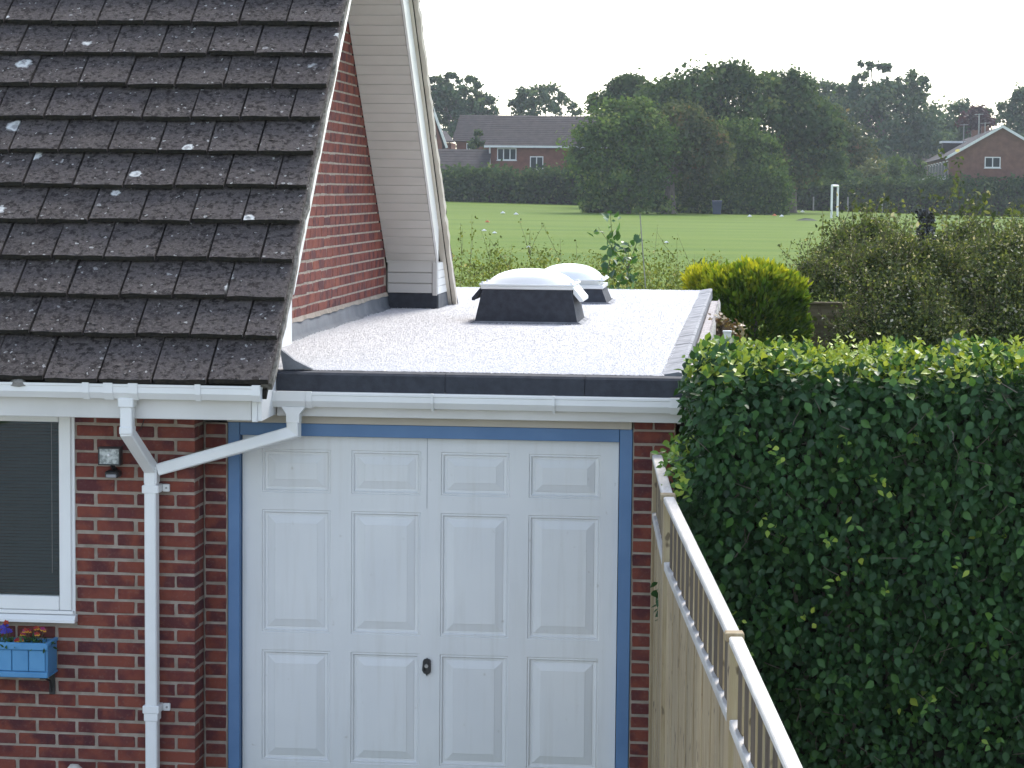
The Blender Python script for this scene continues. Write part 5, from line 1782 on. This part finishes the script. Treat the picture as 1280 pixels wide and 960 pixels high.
# low garage roof to its left
lg = thing('low_outbuilding', (at(575, 210, 203).x, 206, gh), 'low outbuilding with a plain dark roof left of the brick house', 'outbuilding')
p0, p1 = at(540, 220, 202), at(610, 219, 202)
q0, q1 = at(540, 187, 205.5), at(610.5, 187, 205.5)
b = MB()
courses(b, (p0.x, 202, p1.z), (p1.x - .05, 202, p1.z), (p0.x, 205.5, q1.z), (p1.x - .05, 205.5, q1.z), 10)
b.build('roof', M['farroof'], lg)['kind'] = 'stuff'
MB().box(p0.x + .1, p1.x - .1, 202.4, 204.9, gh, p1.z).build('wall', M['farbrick'], lg)
MB().box(p0.x, p1.x - .06, 201.9, 201.99, p1.z - .15, p1.z + .02).build('gutter', M['farwhite'], lg)
# white dome-topped thing showing above the hedge
wd = thing('garden_parasol', (at(597, 217, 199).x, 199, gh), 'small white dome shape showing above the hedge before the low roof', 'parasol')
c = at(597, 218, 199)
MB().tube([(c.x, 199, c.z - .05), (c.x, 199, c.z + .06), (c.x, 199, c.z + .17), (c.x, 199, c.z + .22)], [.36, .34, .18, .02], 14).build('canopy', M['farwhite'], wd, True)
MB().tube([(c.x, 199, gh), (c.x, 199, c.z - .05)], .03, 6).build('pole', M['farwhite'], wd)
# second house behind
YK = 232.0
a_, b_ = at(568, 177, YK), at(622, 177, YK)
gk = ground_z(a_.x, YK)
hb = thing('detached_house', ((a_.x + b_.x) / 2, YK + 3, gk), 'house whose hipped roof shows behind the long roofed one', 'house')
MB().box(a_.x + .2, b_.x + 3, YK, YK + 7, gk, a_.z).build('wall', M['farbrick'], hb)
t0, t1 = at(575, 144, YK + 3.5), at(640, 144, YK + 3.5)
b = MB()
courses(b, (a_.x - .2, YK - .3, a_.z), (b_.x + 3.2, YK - .3, a_.z), (t0.x, YK + 3.5, t0.z), (b_.x + 3, YK + 3.5, t0.z), 14)
b.build('roof', M['farroof'], hb)['kind'] = 'stuff'
MB().add([(a_.x - .2, YK - .3, a_.z), (a_.x - .2, YK + 7.3, a_.z), (t0.x, YK + 3.5, t0.z + .03), (b_.x + 3.2, YK + 7.3, a_.z), (b_.x + 3, YK + 3.5, t0.z)], [(0, 1, 2), (1, 3, 4, 2)]).build('hip', M['farroof'], hb)
w_ = at(583, 179, YK), at(590, 187, YK)
far_window(hb, w_[0].x, w_[1].x, w_[1].z, w_[0].z, YK, 1)
tree('garden_conifer', 'small dark conifer in the gap left of the brick house', [(596, 180, 9, 8), (596, 172, 7, 8), (596, 188, 11, 10), (596, 164, 4, 6)], 214, M['oak'], 1100, .22, 'conifer', trunk_px=596, trunk_r=.1)
# gable house at far left
YL = 222.0
ap, ev = at(539, 134, YL), at(556, 184, YL)
gl = ground_z(ap.x, YL)
hc = thing('gabled_house', (ap.x - 2, YL, gl), 'red brick gable with white verge at the far left beside the near soffit', 'house')
hw = ev.x - ap.x
poly = [(ap.x - hw * 1.6, gl), (ev.x - .25, gl), (ev.x - .25, ev.z + .3), (ap.x, ap.z - .15), (ap.x - hw * 1.6, ap.z - .15 - hw * 1.6 * (ap.z - ev.z) / hw)]
MB().add([(x_, YL, z_) for x_, z_ in poly] + [(x_ - 2.2, YL + 9, z_) for x_, z_ in poly], [(0, 1, 2, 3, 4), (9, 8, 7, 6, 5)] + [(i, i + 5, (i + 1) % 5 + 5, (i + 1) % 5) for i in range(5)]).build('wall', M['farbrick'], hc)
d = (Vector((ev.x, 0, ev.z)) - Vector((ap.x, 0, ap.z))).normalized()
nq = Vector((d.z, 0, -d.x)) * -1
pl = [(ap.x, ap.z), (ev.x + .1, ev.z - .1), (ev.x + .1 + nq.x * .22, ev.z - .1 + nq.z * .22), (ap.x + nq.x * .22, ap.z + nq.z * .22)]
MB().prism(pl, 'y', YL - .12, YL - .02).build('verge_board', M['farwhite'], hc)
rp_ = [(ap.x - .02, ap.z + .0), (ev.x + .2, ev.z - .12), (ev.x + .3, ev.z - .02), (ap.x, ap.z + .18)]
MB().add([(x_, YL - .1, z_) for x_, z_ in rp_] + [(x_ - 2.2, YL + 9, z_) for x_, z_ in rp_], [(0, 1, 2, 3), (7, 6, 5, 4)] + [(i, i + 4, (i + 1) % 4 + 4, (i + 1) % 4) for i in range(4)]).build('roof', M['farroof'], hc)
a_, b_ = at(553, 163, YL + 6), at(569, 177, YL + 6)
MB().add([(a_.x - 2, YL + 5, b_.z), (b_.x, YL + 5, b_.z), (a_.x, YL + 9, a_.z), (a_.x - 2, YL + 9, a_.z), (a_.x - 2, YL + 5, b_.z - .12), (b_.x, YL + 5, b_.z - .12), (a_.x, YL + 9, a_.z - .15), (a_.x - 2, YL + 9, a_.z - .15)], [(0, 1, 2, 3), (7, 6, 5, 4), (0, 4, 5, 1), (1, 5, 6, 2), (2, 6, 7, 3), (3, 7, 4, 0)]).build('side_roof', M['farroof'], hc)
MB().box(a_.x - 2, b_.x - .3, YL + 5.3, YL + 9, gl, b_.z - .13).build('side_wall', M['farbrick'], hc)

# terrace on the right, its long side running away from us
YT, YE = 205.0, 258.0
c0, ap = at(1187, 195, YT), at(1253, 158, YT)
gt = ground_z(c0.x, YT) - .2
hw = ap.x - c0.x
xr_ = ap.x + hw
te = thing('terraced_house', (ap.x, 230, gt), 'long brown brick terrace with plain gable end and white verge', 'house')
dx = at(1153, 205, YE).x - c0.x
tw = MB()
def sheared(poly, y0, y1):
    n_ = len(poly)
    vs = [(x, y0, z) for x, z in poly] + [(x + dx, y1, z) for x, z in poly]
    return MB().add(vs, [tuple(range(n_)), tuple(range(2 * n_ - 1, n_ - 1, -1))] + [(i, i + n_, (i + 1) % n_ + n_, (i + 1) % n_) for i in range(n_)])
sheared([(c0.x, gt), (xr_, gt), (xr_, c0.z), (ap.x, ap.z - .1), (c0.x, c0.z)], YT, YE).build('wall', M['farbrick_brown'], te)
for sg in (-1, 1):
    xe = c0.x - .35 if sg < 0 else xr_ + .35
    ze_ = c0.z - .2
    b = MB()
    courses(b, (xe, YT - .2, ze_ + .05), (xe + dx, YE, ze_ + .05), (ap.x, YT - .2, ap.z + .02), (ap.x + dx, YE, ap.z + .02), 14)
    b.build('roof', M['farroof'], te)['kind'] = 'stuff'
    MB().add([(xe, YT - .3, ze_ - .12), (ap.x, YT - .3, ap.z - .12), (ap.x, YT - .3, ap.z + .12), (xe, YT - .3, ze_ + .12), (xe, YT - .21, ze_ - .12), (ap.x, YT - .21, ap.z - .12), (ap.x, YT - .21, ap.z + .12), (xe, YT - .21, ze_ + .12)], [(0, 1, 2, 3), (7, 6, 5, 4), (0, 4, 5, 1), (1, 5, 6, 2), (2, 6, 7, 3), (3, 7, 4, 0)]).build('verge_board', M['farwhite'], te)
a_, b_ = at(1231, 196, YT), at(1250.5, 210, YT)
far_window(te, a_.x, b_.x, b_.z, a_.z, YT, 2)
a_, b_ = at(1209, 236, YT), at(1217, 250, YT)
far_window(te, a_.x, b_.x, b_.z, a_.z, YT, 1)
# side windows along the receding wall
for k in range(9):
    y0 = YT + 2.0 + k * 5.6
    xw = c0.x + dx * (y0 + 1.2 - YT) / (YE - YT) - .03
    far_window(te, y0, y0 + 2.3, c0.z - 1.9, c0.z - .35, xw, 3, axis='y')
    if k < 6: far_window(te, y0 + 3.2, y0 + 4.0, c0.z - 1.7, c0.z - .5, c0.x + dx * (y0 + 3.6 - YT) / (YE - YT) - .03, 1, axis='y')
# dormer and ridge furniture
yd = 232.0
sx = at(1188, 182, yd).x
a_, b_ = at(1177, 177.5, yd), at(1198, 187, yd)
dm = MB().box(a_.x + .15, b_.x + 1.2, yd, yd + 2.5, b_.z - .4, a_.z - .1).build('dormer', M['farroof'], te)
MB().box(a_.x, b_.x + 1.2, yd - .15, yd + 2.6, a_.z - .09, a_.z + .1).build('dormer_fascia', M['farwhite'], dm)
for px, yq, h0, h1, r_ in ((1224, 222, 142, 166, .07), (1231.5, 220, 153, 164, .05), (1205, 228, 155, 178, .04)):
    c = at(px, h0, yq)
    cb_ = at(px, h1, yq)
    MB().tube([(c.x, yq, cb_.z - 1.0), (c.x, yq, c.z)], r_, 6).build('aerial_pole', M['fencepost'], te)
    MB().tube([(c.x - .4, yq, c.z - .1), (c.x + .4, yq, c.z - .05)], .03, 5).build('aerial', M['fencepost'], te)
for yq in (226, 240):
    xx = ap.x + dx * (yq - YT) / (YE - YT)
    ch = MB().box(xx - .35, xx + .35, yq - .4, yq + .4, ap.z - .4, ap.z + .55).build('chimney', M['farbrick_brown'], te)
# further house beyond the terrace
YF = 262.0
a_, b_ = at(1141, 208, YF), at(1168, 208, YF)
t_ = at(1143, 193, YF + 3)
hd = thing('detached_house', (a_.x + 1, YF, ground_z(a_.x, YF)), 'small slate roofed house end beyond the terrace', 'house')
MB().box(a_.x + .1, b_.x, YF, YF + 6, ground_z(a_.x, YF), a_.z).build('wall', M['farbrick_brown'], hd)
b = MB()
courses(b, (a_.x, YF - .3, a_.z), (b_.x, YF - .3, a_.z), (a_.x + .1, YF + 3, t_.z), (b_.x, YF + 3, t_.z), 8)
b.build('roof', M['farroof'], hd)['kind'] = 'stuff'
lt = thing('lean_to', (at(1150, 227, 209).x, 209, gt), 'pale flat roofed lean to behind the far hedge', 'shed')
a_, b_ = at(1142, 229, 208), at(1158, 224.5, 208)
MB().add([(a_.x, 207.5, a_.z), (b_.x, 207.5, b_.z), (b_.x, 210.5, b_.z + .1), (a_.x, 210.5, a_.z + .1), (a_.x, 207.5, a_.z - .1), (b_.x, 207.5, b_.z - .1), (b_.x, 210.5, b_.z), (a_.x, 210.5, a_.z)], [(0, 1, 2, 3), (7, 6, 5, 4), (0, 4, 5, 1), (1, 5, 6, 2), (2, 6, 7, 3), (3, 7, 4, 0)]).build('roof', M['farwhite'], lt)
MB().box(a_.x + .1, b_.x - .05, 207.7, 210.4, gt, a_.z - .11).build('wall', M['farbrick_brown'], lt)
sdx = thing('garden_shed', (at(1080, 226, 207).x, 207, gt), 'grey pitched shed roof showing above the far hedge', 'shed')
a_, b_, c_ = at(1072, 224.5, 207), at(1089, 231, 207), at(1077, 224, 209)
MB().add([(a_.x, 208.5, a_.z), (b_.x, 206.5, b_.z), (b_.x + .2, 209.5, b_.z), (a_.x + .2, 210.5, a_.z), (a_.x, 208.5, a_.z - .1), (b_.x, 206.5, b_.z - .1), (b_.x + .2, 209.5, b_.z - .1), (a_.x + .2, 210.5, a_.z - .1)], [(0, 1, 2, 3), (7, 6, 5, 4), (0, 4, 5, 1), (1, 5, 6, 2), (2, 6, 7, 3), (3, 7, 4, 0)]).build('roof', M['fencepost'], sdx)
MB().box(a_.x - .3, b_.x - .1, 207.4, 209.4, gt, b_.z - .12).build('wall', M['oldwood'], sdx)

# ------------------------------------------------------------------ air
hz = MB().box(-420, 420, -20, 420, -4, 40)
hm = bpy.data.materials.new('haze')
hm.use_nodes = True
hn = hm.node_tree.nodes
hn.remove(hn['Principled BSDF'])
pv = hn.new('ShaderNodeVolumePrincipled')
pv.inputs['Color'].default_value = (.86, .92, 1.0, 1)
pv.inputs['Density'].default_value = .00026
pv.inputs['Anisotropy'].default_value = .3
hm.node_tree.links.new(pv.outputs[0], hn['Material Output'].inputs['Volume'])
tag(hz.build('haze', hm), 'thin pale morning haze over the field', 'haze', kind='stuff')
